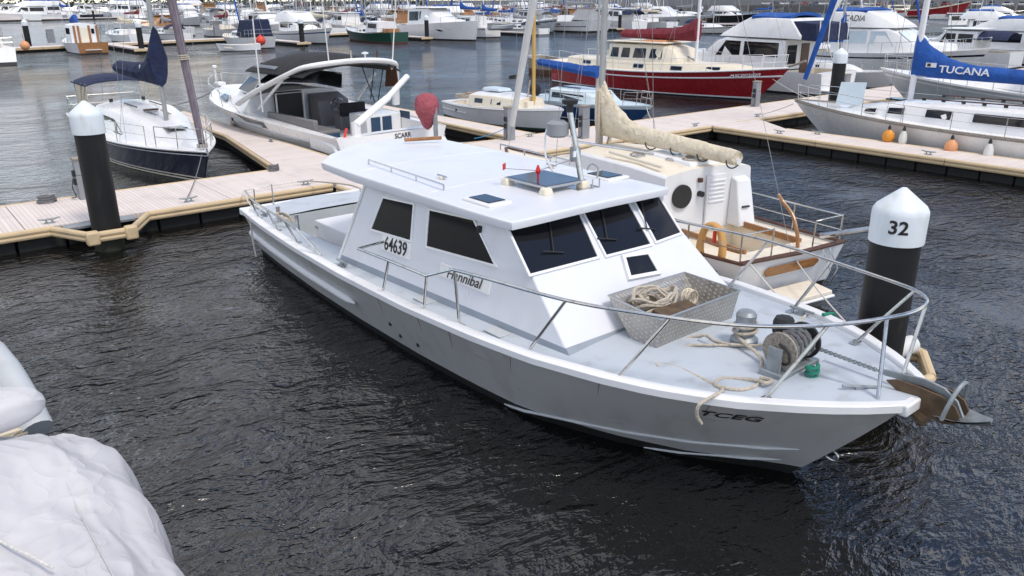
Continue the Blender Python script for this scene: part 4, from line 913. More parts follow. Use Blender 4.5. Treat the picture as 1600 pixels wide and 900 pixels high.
# ---------------------------------------------------------------- white sports cruiser with radar arch
b = Boat('motor_cruiser', 'white sports cruiser with black bimini, radar arch and open cockpit stern', 'boat', (14.15, 24.2), 4.4, 13.8, 4.5, sheer=(.92, 1.2, 1.5), tr=.86, tm=.4, pb=2.6, rake=2.0,
         bands=((1, 'white_gelcoat'), (.66, 'light_grey_paint'), (.07, 'antifoul_black')), cockpit=(.35, 6.6, 1.72, .62, 'white_gelcoat'), rub=('light_grey_paint', .66, .03), fl=(.12, .5))
c = b.cabin([(6.62, 1.1, 2.0, 1.72, 1.78), (8.4, 1.12, 1.82, 1.42, 1.86), (10.6, 1.25, 1.35, .92, 1.74), (12.6, 1.38, .72, .4, 1.56), (13.4, 1.44, .35, .15, 1.48)], 'white_gelcoat', name='foredeck_cabin', rc=.25, camber=.10)
b.win(c, 9.2, 10.6, .3, .7, sl0=-.1, sl1=-.5, rnd=.25)
Wb = [(-1.66, 6.4, 1.80), (-1.45, 8.1, 1.90), (-.55, 9.0, 1.96), (.55, 9.0, 1.96), (1.45, 8.1, 1.90), (1.66, 6.4, 1.80)]; Wt = [(-1.50, 6.0, 2.42), (-1.30, 7.2, 2.50), (-.5, 7.75, 2.55), (.5, 7.75, 2.55), (1.30, 7.2, 2.50), (1.50, 6.0, 2.42)]
ws = MB().tube(smooth_path(Wt, 3), .03, 8).build('windscreen_frame', 'white_gelcoat', b.root)
for i in range(5):
    b.pane([Wb[i + 1], Wb[i], Wt[i], Wt[i + 1]], parent=ws, mt='dark_glass', fm='white_gelcoat', fw_=-.03)
b.arch_canopy(2.3, 6.6, 1.74, 2.72, 3.30, 'black_canvas', 'bimini', rise=.08, droop=.5)
for i in range(1, 4): b.pane([Wt[i + 1], Wt[i], (Wt[i][0] * 1.05, Wt[i][1] - 1.1, 3.02), (Wt[i + 1][0] * 1.05, Wt[i + 1][1] - 1.1, 3.02)], mt='clear_vinyl', name='vinyl_screen')
b.pane([(-1.48, 7.0, 2.5), (-1.52, 5.9, 2.42), (-1.62, 4.2, 2.98), (-1.6, 5.9, 2.98)], mt='clear_vinyl', name='vinyl_screen')
ap = smooth_path([(-2.02, 6.8, 1.5), (-1.92, 5.6, 2.0), (-1.66, 3.2, 2.82), (-1.35, 2.4, 3.08), (0, 2.0, 3.20), (1.35, 2.3, 3.06), (1.68, 2.6, 2.75), (1.85, 2.9, 2.1), (1.95, 3.1, 1.4)], 4)
ar = MB().tube(ap, .13, 12, flat=.7).build('radar_arch', 'white_gelcoat', b.root, smooth=60)
for s in (-1, 1): MB().tube([(s * 1.82, 5.6, 1.4), (s * 1.66, 3.9, 2.55)], .05, 8).build('arch_strut', 'white_gelcoat', ar)
MB().slab([(1.62, 2.3, 2.15), (1.62, 3.2, 2.1), (1.55, 2.9, 2.92), (1.55, 2.35, 2.98)], .02).build('teak_panel', 'dark_wood', ar)
MB().lathe([(.02, 0), (.03, .12), (.11, .15), (.10, .2), (.02, .22)], 12, (.3, 2.05, 3.26)).build('satnav_dome', 'white_gelcoat', ar)
MB().tube([(.75, 2.1, 3.2), (.75, 2.1, 3.5)], .03, 8).build('arch_post', 'dark_wood', ar); MB().tube([(-.2, 2.02, 3.2), (-.2, 2.02, 3.55)], .03, 8).build('arch_post', 'steel', ar)
MB().tube([(1.45, 2.35, 3.0), (2.0, 2.6, 6.5)], [.022, .012], 6).build('whip_aerial', 'fender_white', ar); MB().tube([(-.9, 2.15, 3.1), (-1.0, 2.15, 6.0)], [.02, .01], 6).build('whip_aerial', 'fender_white', ar)
MB().tube([(-1.95, 5.0, 1.35), (-1.95, 5.0, 4.6)], [.03, .02], 8).build('whip_aerial', 'fender_white', b.root)
for y0, z0, y1, z1 in ((3.0, 3.05, 3.9, 1.4), (3.6, 3.05, 4.4, 1.5), (4.6, 3.05, 4.1, 1.4)): MB().tube([(1.5, y0, z0 - .1), (1.7, y1, z1)], .018, 6).build('bimini_strut', 'black_rubber', b.root)
# cockpit fit-out
zf = .35
MB().box((-1.25, 3.6, zf + .22), (.85, 3.4, .44)).build('settee_base', 'navy_vinyl', b.root, bevel=.03); MB().box((-1.25, 3.6, zf + .50), (.88, 3.4, .13)).build('settee_cushion', 'grey_vinyl', b.root, bevel=.04); MB().box((-1.62, 3.6, zf + .75), (.16, 3.4, .42)).build('settee_back', 'grey_vinyl', b.root, bevel=.04)
MB().box((-.4, 6.45, zf + .75), (.95, .2, 1.5)).build('companionway', 'black_rubber', b.root, bevel=.02); MB().tube([(-.9, 6.3, zf), (-.9, 6.3, zf + 1.45), (.1, 6.3, zf + 1.45), (.1, 6.3, zf)], .035, 8).build('companionway_frame', 'white_gelcoat', b.root)
MB().hexa([(.35, 5.5, zf), (1.55, 5.5, zf), (1.55, 6.5, zf), (.35, 6.5, zf), (.35, 5.75, zf + 1.1), (1.55, 5.75, zf + 1.1), (1.55, 6.5, zf + 1.35), (.35, 6.5, zf + 1.35)]).build('helm_console', 'grey_vinyl', b.root, bevel=.04)
wh = MB().tube([(.95 + .24 * math.cos(a), 5.48 - .06 * math.sin(a), zf + .95 + .24 * math.sin(a)) for a in [2 * math.pi * i / 20 for i in range(20)]], .02, 7, closed=True).build('steering_wheel', 'steel', b.root)
for i in range(5): a = i * 1.257; MB().tube([(.95, 5.5, zf + .95), (.95 + .24 * math.cos(a), 5.48, zf + .95 + .24 * math.sin(a))], .012, 5).build('spoke', 'black_rubber', wh)
MB().box((1.0, 4.7, zf + .35), (.95, .5, .7)).build('helm_seat', 'grey_vinyl', b.root, bevel=.06); MB().box((1.0, 4.45, zf + .85), (.95, .16, .5)).build('helm_seat_back', 'black_canvas', b.root, bevel=.05)
cab_ = MB().box((1.05, 3.0, zf + .42), (1.3, 1.2, .84)).build('wet_bar', 'white_gelcoat', b.root, bevel=.03)
for x in (.62, 1.05): MB().box((x + .1, 2.385, zf + .45), (.34, .02, .6)).build('locker_door', 'navy_vinyl', cab_)
MB().box((1.74, 2.2, zf + .5), (.03, .6, .8)).build('locker_door', 'navy_vinyl', b.root)
MB().box((0, -.45, .30), (3.6, 1.0, .14)).build('swim_platform', 'white_gelcoat', b.root, bevel=.05)
text('lettering', 'SCARR', .24, 'lettering_black', b.root, (.30, -.012, .76), (1, 0, 0), (0, 0, 1), bold=.004, sx=.8)
for s in (-1, 1): MB().hexa([(s * 1.55, -.3, .3), (s * 1.98, -.1, .3), (s * 2.02, 1.6, .4), (s * 1.75, 1.6, .4), (s * 1.62, .1, .7), (s * 1.92, .2, .7), (s * 2.05, 1.7, .98), (s * 1.85, 1.7, .98)]).build('quarter_moulding', 'white_gelcoat', b.root, bevel=.08)
dv = MB().tube([(-1.15, .25, .3), (-1.15, .25, 1.35)], .14, 12).build('davit_post', 'white_gelcoat', b.root); MB().tube([(-1.2, .2, 1.28), (.3, .8, 1.98)], .14, 10, flat=.8).build('davit_arm', 'white_gelcoat', dv); MB().tube([(.25, .78, 1.95), (1.35, 1.3, 2.6)], .10, 10).build('davit_extension', 'white_gelcoat', dv); MB().lathe([(.12, 0), (.12, .08)], 12, (-1.15, .25, .85)).build('davit_collar', 'black_rubber', dv)
MB().tube(smooth_path([(-1.5, .3, .6), (-1.52, .28, .9), (-1.46, .25, 1.2)]), .04, 6).build('red_strap', 'buoy_red', dv)
MB().hexa([(-1.98, 7.05, 1.08), (-2.16, 7.05, .92), (-2.2, 4.6, .82), (-2.1, 4.6, 1.02), (-1.97, 7.05, 1.12), (-2.12, 7.05, 1.1), (-2.16, 4.6, 1.08), (-2.08, 4.6, 1.1)]).build('vent_panel', 'light_grey_paint', b.root)
for i in range(6):
    p0 = b.hp(.33, .95 - i * .035, -1, .012); p1 = b.hp(.50 - i * .012, .95 - i * .035, -1, .012); MB().tube([p0, p1], .014, 5).build('vent_slat', 'grey_vinyl', b.root)
p = b.hp(.58, .68, -1, .0); MB().lathe([(.14, -.02), (.14, .03), (.10, .035)], 16, p, 'x').build('porthole', 'steel', b.root); MB().lathe([(.10, -.03), (.10, .042)], 16, p - Vector((.0, 0, 0)), 'x').build('porthole_glass', 'dark_glass', b.root)
b.pulpit(.62, .62, over=.15, mid=False)
for s in (-1, 1):
    MB().tube(smooth_path([b.hp(.62, 1, s) + Vector((0, 0, .62)), b.hp(.52, 1, s) + Vector((0, 0, .4)), b.hp(.46, 1, s) + Vector((0, 0, .05))]), .014, 6).build('side_rail', 'steel', b.root)
MB().box((0, 13.7, 1.62), (.3, .5, .16)).build('windlass', 'white_gelcoat', b.root, bevel=.03); MB().tube([(0, 14.1, 1.5), (0, 14.1, 2.3)], .03, 8).build('light_post', 'white_gelcoat', b.root); MB().box((0, 14.1, 2.35), (.16, .16, .14)).build('searchlight', 'white_gelcoat', b.root, bevel=.03)
scr = b.root; scr.scale.x = 1.18
ob = T('outboard_motor', 'outboard motor under a faded red hood on a bracket behind the sports cruiser', 'motor', (15.35, 23.55, 0), 0)
MB().tube([(0, -.12, .45), (0, -.12, 1.75)], .08, 8).build('bracket_post', 'galvanised', ob)
MB().lathe([(.05, .95), (.16, 1.05), (.27, 1.3), (.40, 1.55), (.43, 1.8), (.38, 2.02), (.22, 2.16), (.02, 2.2)], 18, (-.12, .2, 0)).build('hood', 'pink_canvas', ob, smooth=60)

# ---------------------------------------------------------------- white timber sloop with yellow mast
b = Boat('sailing_yacht', 'small white timber sloop with cream cabin and yellow wooden mast', 'yacht', (22.25, 32.2), 180, 7.7, 2.7, sheer=(.72, .82, 1.02), tr=.55, tm=.45, pb=2.4, rake=.5, fl=(.12, .35),
         bands=((1, 'white_paint'), (.14, 'antifoul_green'), (.07, 'antifoul_black')), cockpit=(.5, 2.5, .8, .4, 'cream_deck'), rub=('white_paint', .93, .035))
P = [b.hp(i / 40, .55, s, .01) for s in (1,) for i in range(0, 15)]; MB().tube(P, .025, 6).build('strake', 'white_paint', b.root)
c = b.cabin([(2.45, .75, .98, .90, 1.22), (4.2, .78, 1.0, .9, 1.28), (5.7, .82, .78, .66, 1.22)], 'cream_paint', rc=.05, camber=.10, roof='white_paint')
b.win(c, 2.9, 3.5, .35, .8, rnd=.1); b.win(c, 4.1, 4.7, .35, .8, rnd=.1)
MB().box((0, 5.78, 1.0), (.8, .3, .3)).build('mast_step', 'cream_paint', b.root, bevel=.02)
MB().box((0, 3.3, 1.46), (.75, 1.3, .12), taper=.85).build('sliding_hatch', 'pale_blue_paint', c, bevel=.03); MB().box((0, 2.2, 1.24), (1.7, .3, .05)).build('hatch_board', 'varnished_wood', c, bevel=.01)
p = b.hp(.23, .62, 1, .0); MB().lathe([(.09, -.02), (.09, .02), (.06, .022)], 14, p, 'x').build('porthole', 'steel', b.root)
b.mast(5.85, 1.0, 11, .10, 'yellow_timber', sp=False); 
MB().lathe([(.16, 0), (.24, .12), (.24, .35), (.1, .5)], 10, (-.55, 5.3, 1.3)).build('hooded_lamp', 'black_canvas', b.root, smooth=50)
MB().tube([(-.5, 6.2, 1.0), (-.9, 6.0, 2.1)], .012, 6).build('flag_staff', 'dark_wood', b.root); MB().box((-1.05, 5.95, 2.12), (.45, .02, .2), .3).build('red_flag', 'red_canvas', b.root); MB().box((.3, 4.9, 2.1), (.6, .04, .16), .2).build('name_board', 'black_paint', b.root)
MB().tube([(.15, 5.6, 1.2), (.12, 5.75, 2.0), (-.1, 5.7, 2.0), (-.14, 5.8, 1.2)], .03, 6).build('halyard_coil', 'rope_beige', b.root)
MB().tube([(-.3, .4, .8), (0, 1.6, 1.0)], .025, 6).build('tiller', 'weathered_wood', b.root); coilp = [(.3 * math.cos(k * .5), .7 + .4 * math.sin(k * .5), .86 + .004 * k) for k in range(40)]; MB().tube(coilp, .025, 6).build('rope_coil', 'rope_beige', b.root)

# ---------------------------------------------------------------- pale blue cabin sloop
b = Boat('sailing_yacht', 'small blue hulled sloop with pale blue cabin and blue boom cover', 'yacht', (26.3, 31.2), 180, 7.9, 2.6, sheer=(.72, .76, .92), tr=.7, pb=2.2, rake=.9,
         bands=((1, 'pale_blue_paint'), (.80, 'blue_paint'), (.12, 'white_paint'), (.06, 'antifoul_black')), deck='pale_blue_paint', cockpit=(.4, 2.3, .8, .4, 'pale_blue_paint'))
c = b.cabin([(2.3, .72, 1.0, .9, 1.28), (4.6, .74, .98, .86, 1.26), (5.2, .78, .85, .6, 1.05), (5.7, .8, .7, .4, .88)], 'pale_blue_paint', rc=.06, camber=.05)
b.win(c, 2.5, 4.7, .35, .82, sl1=-.15, rnd=.08, fm=None)
for x in (-.5, .5): MB().box((x, 3.2, 1.36), (.05, 1.5, .05)).build('grab_rail', 'navy_vinyl', c)
b.mast(4.5, 1.2, 11, .075); b.boom(4.45, 1.9, 4.0, cover='blue_canvas', h0=.5, h1=.34, w_=.2, drop=-.35)
b.pulpit(.86, .55); b.guard(.30, .80, .5, 3, wires=2)
text('lettering', '371', .22, 'white_paint', b.root, (b.hp(.74, .45, 1, .02)), b.hp(.78, .45, 1) - b.hp(.70, .45, 1), (0, 0, 1))

# ---------------------------------------------------------------- red motor sailer
b = Boat('motor_sailer', 'red hulled motor sailer with cream wheelhouse and red sail cover', 'yacht', (37.5, 41.3), 180.8, 17.0, 4.3, sheer=(1.38, 1.22, 1.78), tr=.55, tm=.45, pb=2.3, rake=1.9, fl=(.12, .5), draft=.8,
         bands=((1, 'red_paint'), (.80, 'white_paint'), (.74, 'red_paint'), (.10, 'white_paint'), (.05, 'antifoul_black')), deck='cream_deck', rub=('white_paint', .77, .04), toe=-.02)
for s in (1, -1): MB().tube([b.hp(i / 40, 1, s) + Vector((0, 0, .03)) for i in range(41)], .05, 6).build('cap_rail', 'white_paint', b.root)
c = b.cabin([(1.6, 1.3, 1.2, 1.1, 1.72), (5.0, 1.2, 1.55, 1.42, 1.72), (11, 1.25, 1.5, 1.35, 1.75), (13.6, 1.4, .95, .75, 1.78), (14.6, 1.5, .6, .4, 1.7)], 'cream_paint', rc=.07, camber=.06)
for y in (3.2, 7.6, 10.4, 12.6): b.win(c, y, y + .75, .35, .8, rnd=.3, fm='steel')
wh_ = b.cabin([(5.3, 1.70, 1.30, 1.12, 2.66), (9.2, 1.70, 1.28, 1.05, 2.70), (10.1, 1.72, 1.2, .95, 2.5), (10.5, 1.72, 1.12, .9, 1.9)], 'cream_paint', name='wheelhouse', rc=.08, camber=.06)
for y0, y1 in ((5.5, 6.15), (6.35, 7.05), (7.3, 8.3), (8.55, 9.5)): b.win(wh_, y0, y1, .22, .82, sl0=.08, sl1=-.05, rnd=.14)
MB().box((0, 7.3, 2.80), (2.5, 4.6, .06)).build('wheelhouse_roof', 'cream_deck', wh_, bevel=.02); MB().box((0, 8.3, 2.87), (1.3, 1.6, .10)).build('roof_hatch', 'peach_plastic', wh_, bevel=.02)
b.mast(11.0, 1.8, 16.5, .12, 'white_paint', wr=.008); b.boom(10.9, 3.0, 5.6, cover='red_canvas', h0=1.3, h1=.55, w_=.32, drop=-.05)
MB().tube([(0, 11.0, 1.85), (0, 7.9, 2.95)], .05, 6).build('boom_strut', 'galvanised', b.root)
b.guard(.06, .88, .75, 9, wires=2, r=.016, mt='white_paint'); b.pulpit(.88, .7, mt='white_paint', r=.018)
a = b.hp(.86, .86, 1, .01); e_ = b.hp(.93, .86, 1, .01); text('lettering', 'Ascension', .36, 'white_paint', b.root, (a + e_) / 2 + Vector((.03, 0, 0)), e_ - a, (-.3, 0, 1), shear=.35, sx=1.1)
MB().tube([(0, 16.9, 1.85), (0, 17.9, 2.2)], .06, 8).build('bowsprit', 'weathered_wood', b.root)
d = Boat('rowing_dinghy', 'weathered timber dinghy lying beyond the red motor sailer stern', 'dinghy', (40.2, 47.5), 185, 5.2, 1.9, sheer=(1.3, 1.15, 1.5), rake=.4, bands=((1, 'white_paint'), (.88, 'weathered_wood'), (.3, 'dark_wood')), deck='weathered_wood', cockpit=(.5, 4.3, .75, .4, 'weathered_wood'))

# ---------------------------------------------------------------- white flybridge cruiser behind it
def flybridge(label, stern, rot, L, B, hull='white_gelcoat', sheer=(1.1, 1.2, 1.7), top='blue_canvas', glass='dark_glass', stripe=None, group=None, detail=True, text_=None, enclosed=None, fbz=3.55, door=None):
    bands = [(1, hull)] + ([(.78, stripe), (.70, hull)] if stripe else []) + [(.08, 'antifoul_black')]
    b = Boat('flybridge_cruiser', label, 'boat', stern, rot, L, B, sheer=sheer, tr=.88, tm=.4, pb=2.5, rake=1.6, fl=(.1, .5), bands=tuple(bands), cockpit=(.5, 2.6, B * .4, .5, 'cream_deck'), group=group)
    h = B / 2; z0 = sheer[1] - .1
    c = b.cabin([(2.6, z0, h * .82, h * .78, 2.52), (6.8, z0, h * .82, h * .76, 2.55), (7.6, z0, h * .8, h * .72, 2.35), (8.6, z0 + .05, h * .74, h * .62, 1.78), (11.3 * L / 14, z0 + .25, h * .45, h * .3, 1.72)], 'white_gelcoat', rc=.12, camber=.06)
    b.win(c, 3.0, 5.4, .42, .92, rnd=.06, mt=glass, fm='white_gelcoat'); b.win(c, 5.65, 7.5, .42, .92, sl1=-.75, rnd=.06, mt=glass, fm='white_gelcoat')
    zc = 2.62; w0, w1 = h * .70, h * .62
    for u0, u1 in ((-.95, -.35), (-.31, .31), (.35, .95)):
        b.pane([(u0 * h * .64, 8.5, 1.86), (u0 * h * .70, 7.62, 2.40), (u1 * h * .70, 7.62, 2.40), (u1 * h * .64, 8.5, 1.86)][::-1], parent=c, mt=glass, fm='white_gelcoat', name='windscreen', fw_=.03)
    f = b.cabin([(1.6, zc - .06, h * .86, h * .86, zc + .1), (2.4, zc - .04, h * .84, h * .82, fbz - .05), (5.2, zc - .02, h * .80, h * .72, fbz), (6.0, zc - .02, h * .76, h * .62, fbz - .25), (7.4, zc - .02, h * .68, h * .55, zc + .12)], 'white_gelcoat', name='flybridge', rc=.06, camber=.02)
    if top:
        m = MB(); Gx = [[Vector((x * h * .74, y, fbz + .04 + .16 * (1 - x * x) + .05 * math.sin(y * 3))) for x in (-1, -.5, 0, .5, 1)] for y in (2.5, 3.3, 4.2, 5.1)]; m.grid(Gx); m.grid([[p - Vector((0, 0, .14)) for p in r_] for r_ in Gx], flip=True)
        for e in (0, -1): m.grid([Gx[e], [p - Vector((0, 0, .14)) for p in Gx[e]]], flip=(e == 0))
        for e in (0, -1): m.grid([[r_[e] for r_ in Gx], [r_[e] - Vector((0, 0, .14)) for r_ in Gx]], flip=(e != 0))
        m.build('flybridge_cover', top, f, smooth=50)
    if enclosed:
        MB().hexa([(-h * .8, .6, 2.5), (h * .8, .6, 2.5), (h * .8, 2.5, 2.55), (-h * .8, 2.5, 2.55), (-h * .76, .8, 3.3), (h * .76, .8, 3.3), (h * .76, 2.5, 3.4), (-h * .76, 2.5, 3.4)]).build('aft_enclosure', enclosed, f, bevel=.04)
        for x in (-.7, -.25, .25, .7): MB().tube([(x * h, .62, 2.0), (x * h, .66, 3.5)], .03, 6).build('ladder_post', 'white_gelcoat', f)
    if door: MB().box((h * .2, 2.58, z0 + .45), (.8, .05, 1.5)).build('saloon_door', door, c, bevel=.02); MB().box((-h * .45, 2.57, z0 + .7), (.9, .04, .9)).build('aft_window', 'dark_glass', c)
    MB().box((0, -.35, .25), (B * .8, .8, .1)).build('swim_platform', 'white_gelcoat', b.root, bevel=.03)
    for i in range(3): MB().tube([(h * .3 + i * .0, .5 + i * .35, .9), (h * .3, 1.7, 2.9)], .02, 5).build('ladder_rail', 'steel', b.root) if i == 0 else None
    b.guard(.45, .90, .6, 6, wires=1, r=.018); b.pulpit(.88, .6, mid=False, r=.018)
    if text_: text('lettering', text_, .5, 'lettering_black', f, (h * .80 + .03, 3.9, 3.12), (0, 1, 0), (-.12, 0, 1), shear=.25, sx=1.1)
    return b
b = flybridge('white flybridge cruiser with dark saloon windows and blue flybridge cover behind the red hull', (43.7, 24.9), 0, 14, 4.2, sheer=(1.05, 1.2, 1.7), enclosed='navy_canvas', door='dark_wood'); b.root.scale.z = 1.17
MB().tube([(-1.4, 1.0, 2.4), (-.6, -.6, 5.6)], .14, 10).build('tender_crane', 'white_gelcoat', b.root)
b = flybridge('white flybridge cruiser lettered with curtained windows beside the blue sail cover', (61.0, 37.3), 180, 13.4, 4.3, glass='pale_blue_paint', text_='ARCADIA', stripe='navy_paint', sheer=(1.1, 1.15, 1.6))
b.root.scale = (1.1, 1, 1.2); MB().tube([(1.2, 2.8, 3.55), (1.2, 3.0, 4.6), (-1.2, 3.0, 4.6), (-1.2, 2.8, 3.55)], .03, 6).build('bimini_hoop', 'white_gelcoat', b.root)

# ---------------------------------------------------------------- sloop with the folded blue cover
def sloop(label, stern, rot, L, B, hull='white_gelcoat', cover='blue_canvas', stripe=None, boot='antifoul_black', mastm='mast_alloy', top=14, group=None, dodger=None, deck='white_gelcoat', cabm='white_gelcoat', sheer=(.95, .9, 1.2), furl=None, rails=True, boomz=2.4, wr=.01, h0=.8, cat='yacht', windows=3):
    bands = [(1, hull)] + ([(.88, stripe), (.80, hull)] if stripe else []) + [(.10, boot)]
    b = Boat('sailing_yacht', label, cat, stern, rot, L, B, sheer=sheer, tr=.68, pb=2.2, rake=1.3, bands=tuple(bands), deck=deck, cockpit=(.6, L * .30, B * .28, .4, 'cream_deck'), group=group)
    h = B / 2; zc = sheer[1]
    c = b.cabin([(L * .31, zc - .08, h * .66, h * .56, zc + .55), (L * .5, zc - .08, h * .66, h * .54, zc + .55), (L * .66, zc - .04, h * .5, h * .34, zc + .38), (L * .73, zc, h * .35, h * .15, zc + .16)], cabm, rc=.06)
    for i in range(windows): y = L * (.34 + .10 * i); b.win(c, y, y + L * .065, .35, .8, rnd=.2)
    b.mast(L * .58, zc + .4, top, .09, mastm, wr=wr); b.boom(L * .575, boomz, L * .36, cover=cover, h0=h0, h1=.32, w_=.22)
    if furl: MB().tube([(0, L - .25, sheer[2] + .5), (0, lerp(L, L * .58, .5), lerp(1.6, top, .5)), (0, L * .59, top - .3)], [.10, .13, .08], 8).build('furled_headsail', furl, b.root)
    if rails: b.pulpit(.88, .55, r=.018, mid=False); b.guard(.08, .84, .55, 5, wires=1, r=.016)
    if dodger: b.arch_canopy(L * .18, L * .34, h * .66, zc + .5, zc + 1.15, dodger, 'spray_hood')
    return b
sloop('white sloop with folded blue sail cover behind the capped pile', (47.9, 33.5), 180, 10.4, 2.8, top=14, boomz=2.7, h0=1.7)
# ---------------------------------------------------------------- lettered white sloop beyond the right-hand finger
b = Boat('sailing_yacht', 'long white sloop with blue sail cover lettered TUCANA along the finger dock', 'yacht', (29.68, 4.6), 0, 14.1, 4.3, sheer=(1.05, 1.08, 1.32), tr=.66, pb=2.3, rake=1.5, fl=(.12, .45), n=28,
         bands=((1, 'white_gelcoat'), (.10, 'navy_paint'), (.05, 'antifoul_black')), cockpit=(.8, 4.3, 1.1, .5, 'white_gelcoat'), rub=('weathered_wood', .955, .028))
for s in (1, -1): MB().tube([b.hp(i / 40, 1, s) + Vector((0, 0, .02)) for i in range(41)], .028, 6).build('toe_rail', 'weathered_wood', b.root)
c = b.cabin([(4.3, 1.02, 1.38, 1.2, 1.78), (7.6, 1.03, 1.32, 1.12, 1.76), (9.6, 1.08, 1.05, .82, 1.62), (11.0, 1.12, .7, .45, 1.36), (11.7, 1.16, .4, .2, 1.2)], 'white_gelcoat', rc=.09, camber=.08)
for y0, y1 in ((5.0, 6.7), (7.4, 8.3), (9.1, 9.75), (10.25, 10.75)): b.win(c, y0, y1, .42, .84, rnd=.12, fm='white_gelcoat')
for x in (-.75, .75):
    MB().tube([(x, 5.3, 1.92), (x, 8.6, 1.88)], .022, 6).build('grab_rail', 'dark_wood', c)
    for i in range(6): y = 5.3 + i * .66; MB().box((x, y, 1.86), (.05, .12, .08)).build('rail_foot', 'black_rubber', c)
MB().box((0, 9.9, 1.70), (.6, .6, .06)).build('fore_hatch', 'dark_glass', c, bevel=.02)
b.mast(9.45, 1.62, 18, .13, 'white_paint', lean=-.25, wr=.008)
cv = b.boom(9.35, 2.62, 5.6, r=.085, mt='white_paint', cover='blue_canvas', h0=1.45, h1=.42, w_=.24, drop=.05)
text('lettering', 'TUCANA', .33, 'white_paint', b.root, (-.30, 7.65, 2.84), (0, -1, -.02), (.12, 0, 1), ext=.006, bold=.005, sx=1.22)
MB().box((-.33, 8.75, 2.98), (.012, .36, .15)).build('cover_badge', 'white_paint', b.root); MB().box((-.338, 8.82, 2.98), (.012, .12, .10)).build('cover_badge', 'navy_paint', b.root)
MB().tube([(0, 13.75, 2.15), (0, 11.6, 9.8), (0, 9.35, 17.4)], [.09, .17, .1], 10).build('furled_headsail', 'blue_canvas', b.root)
b.pulpit(.90, .62); b.guard(.15, .86, .62, 6, wires=2); b.arch_canopy(3.4, 5.2, 1.15, 1.75, 2.4, 'white_canvas', 'spray_hood')
for i in range(3): MB().tube([(-.35 - .12 * i, 7.6, 1.95), (-.5 + .2 * i, 4.2, 1.9)], .014, 5).build('halyard', 'rope_grey', b.root)
o = MB().hexa([(-.55, 11.35, 1.9), (.05, 11.35, 1.9), (.05, 11.38, 1.9), (-.55, 11.38, 1.9), (-.55, 11.30, 2.55), (.05, 11.30, 2.55), (.05, 11.33, 2.55), (-.55, 11.33, 2.55)])
pn = MB().slab([(-.05, 11.2, 1.35), (-.55, 12.0, 1.35), (-.5, 11.9, 2.2), (0, 11.15, 2.2)], .01).build('wind_scoop', 'pale_blue_paint', b.root, smooth=0)
def fender(lab, X, Y, z, r, ln, mt, top=1.0):
    f = T('fender', lab, 'fender', (X, Y, z), 0, 'fenders hanging from boats')
    MB().lathe([(.03, ln + .06), (.05, ln + .02), (r * .8, ln * .8), (r, ln * .45), (r * .85, ln * .12), (.05, -.02)], 16).build('body', mt, f, smooth=60)
    MB().lathe([(.06, ln - .03), (.05, ln + .1), (.02, ln + .16)], 10).build('eye', 'black_rubber', f)
    MB().tube([(0, 0, ln + .12), (.03, .02, top)], .010, 5).build('lanyard', 'rope_grey', f)
fender('orange ball fender on the white sloop beside a white fender', 27.50, 13.55, .50, .21, .40, 'orange_plastic', .65)
fender('white cylinder fender next to the orange ball fender', 27.52, 13.05, .40, .14, .52, 'fender_white', .75)
fender('peach ball fender hanging alone amidships of the white sloop', 27.42, 11.4, .42, .21, .42, 'peach_plastic', .65)
fender('white cylinder fender below the white sloop side stanchion', 27.42, 10.25, .30, .15, .56, 'fender_white', .75)
fender('white fender hanging at the sports cruiser bow', 11.62, 32.6, .35, .15, .6, 'fender_white', 1.3)

# ---------------------------------------------------------------- motor yacht with navy bimini behind it
b = Boat('motor_cruiser', 'beige grey hulled motor yacht with navy bimini behind the lettered sloop', 'boat', (38.4, 3.6), 0, 16.2, 4.6, sheer=(1.35, 1.5, 2.05), tr=.85, pb=2.5, rake=2.2, fl=(.1, .55), bands=((1, 'white_gelcoat'), (.93, 'light_grey_paint'), (.88, 'white_gelcoat'), (.84, 'light_grey_paint'), (.08, 'antifoul_black')), cockpit=(.8, 3.6, 1.6, .6, 'cream_deck'))
c = b.cabin([(3.6, 1.4, 1.9, 1.7, 2.75), (6.6, 1.45, 1.85, 1.6, 2.8), (8.0, 1.5, 1.75, 1.3, 2.2), (11, 1.65, 1.2, .8, 2.05), (13.5, 1.8, .6, .3, 1.95)], 'white_gelcoat', rc=.14)
b.win(c, 3.9, 7.4, .4, .85, sl1=-.6, rnd=.06, mt='dark_glass', fm='white_gelcoat')
MB().box((0, 5.2, 3.02), (3.6, 4.2, .12), taper=.93).build('hardtop', 'white_gelcoat', c, bevel=.05)
b.arch_canopy(7.2, 9.3, 1.6, 2.7, 3.3, 'navy_canvas', 'bimini', th=.1, droop=.9)
for s in (-1, 1): MB().tube([(s * 1.5, 8.0, 1.9), (s * 1.55, 9.1, 2.75)], .02, 6).build('bimini_pole', 'steel', b.root)
b.guard(.45, .92, .65, 7, wires=2, r=.016); b.pulpit(.90, .65)

# ---------------------------------------------------------------- white and cream yacht moored alongside the finger
b = Boat('sailing_yacht', 'white yacht with cream coachroof, wooden rails and yellow horseshoe buoys on its stern', 'yacht', (12.55, 7.55), -8.4, 10.4, 3.15, sheer=(.86, .80, 1.2), tr=.84, tm=.5, pb=2.3, rake=.9, fl=(.10, .4), n=26,
         bands=((1, 'white_paint'), (.12, 'antifoul_black')), deck='cream_deck', transom='white_paint', toe=.03, cockpit=(.55, 2.3, .78, .42, 'cream_deck'), srake=.25)
for s in (1, -1): MB().tube([b.hp(i / 40, 1, s) + Vector((0, 0, .03)) for i in range(41)], .042, 8, flat=.8).build('cap_rail', 'dark_wood', b.root)
MB().tube([b.hp(0, 1, 1) + Vector((0, .03, .03)), (0, -.06, .90), b.hp(0, 1, -1) + Vector((0, .03, .03))], .045, 8).build('cap_rail', 'dark_wood', b.root)
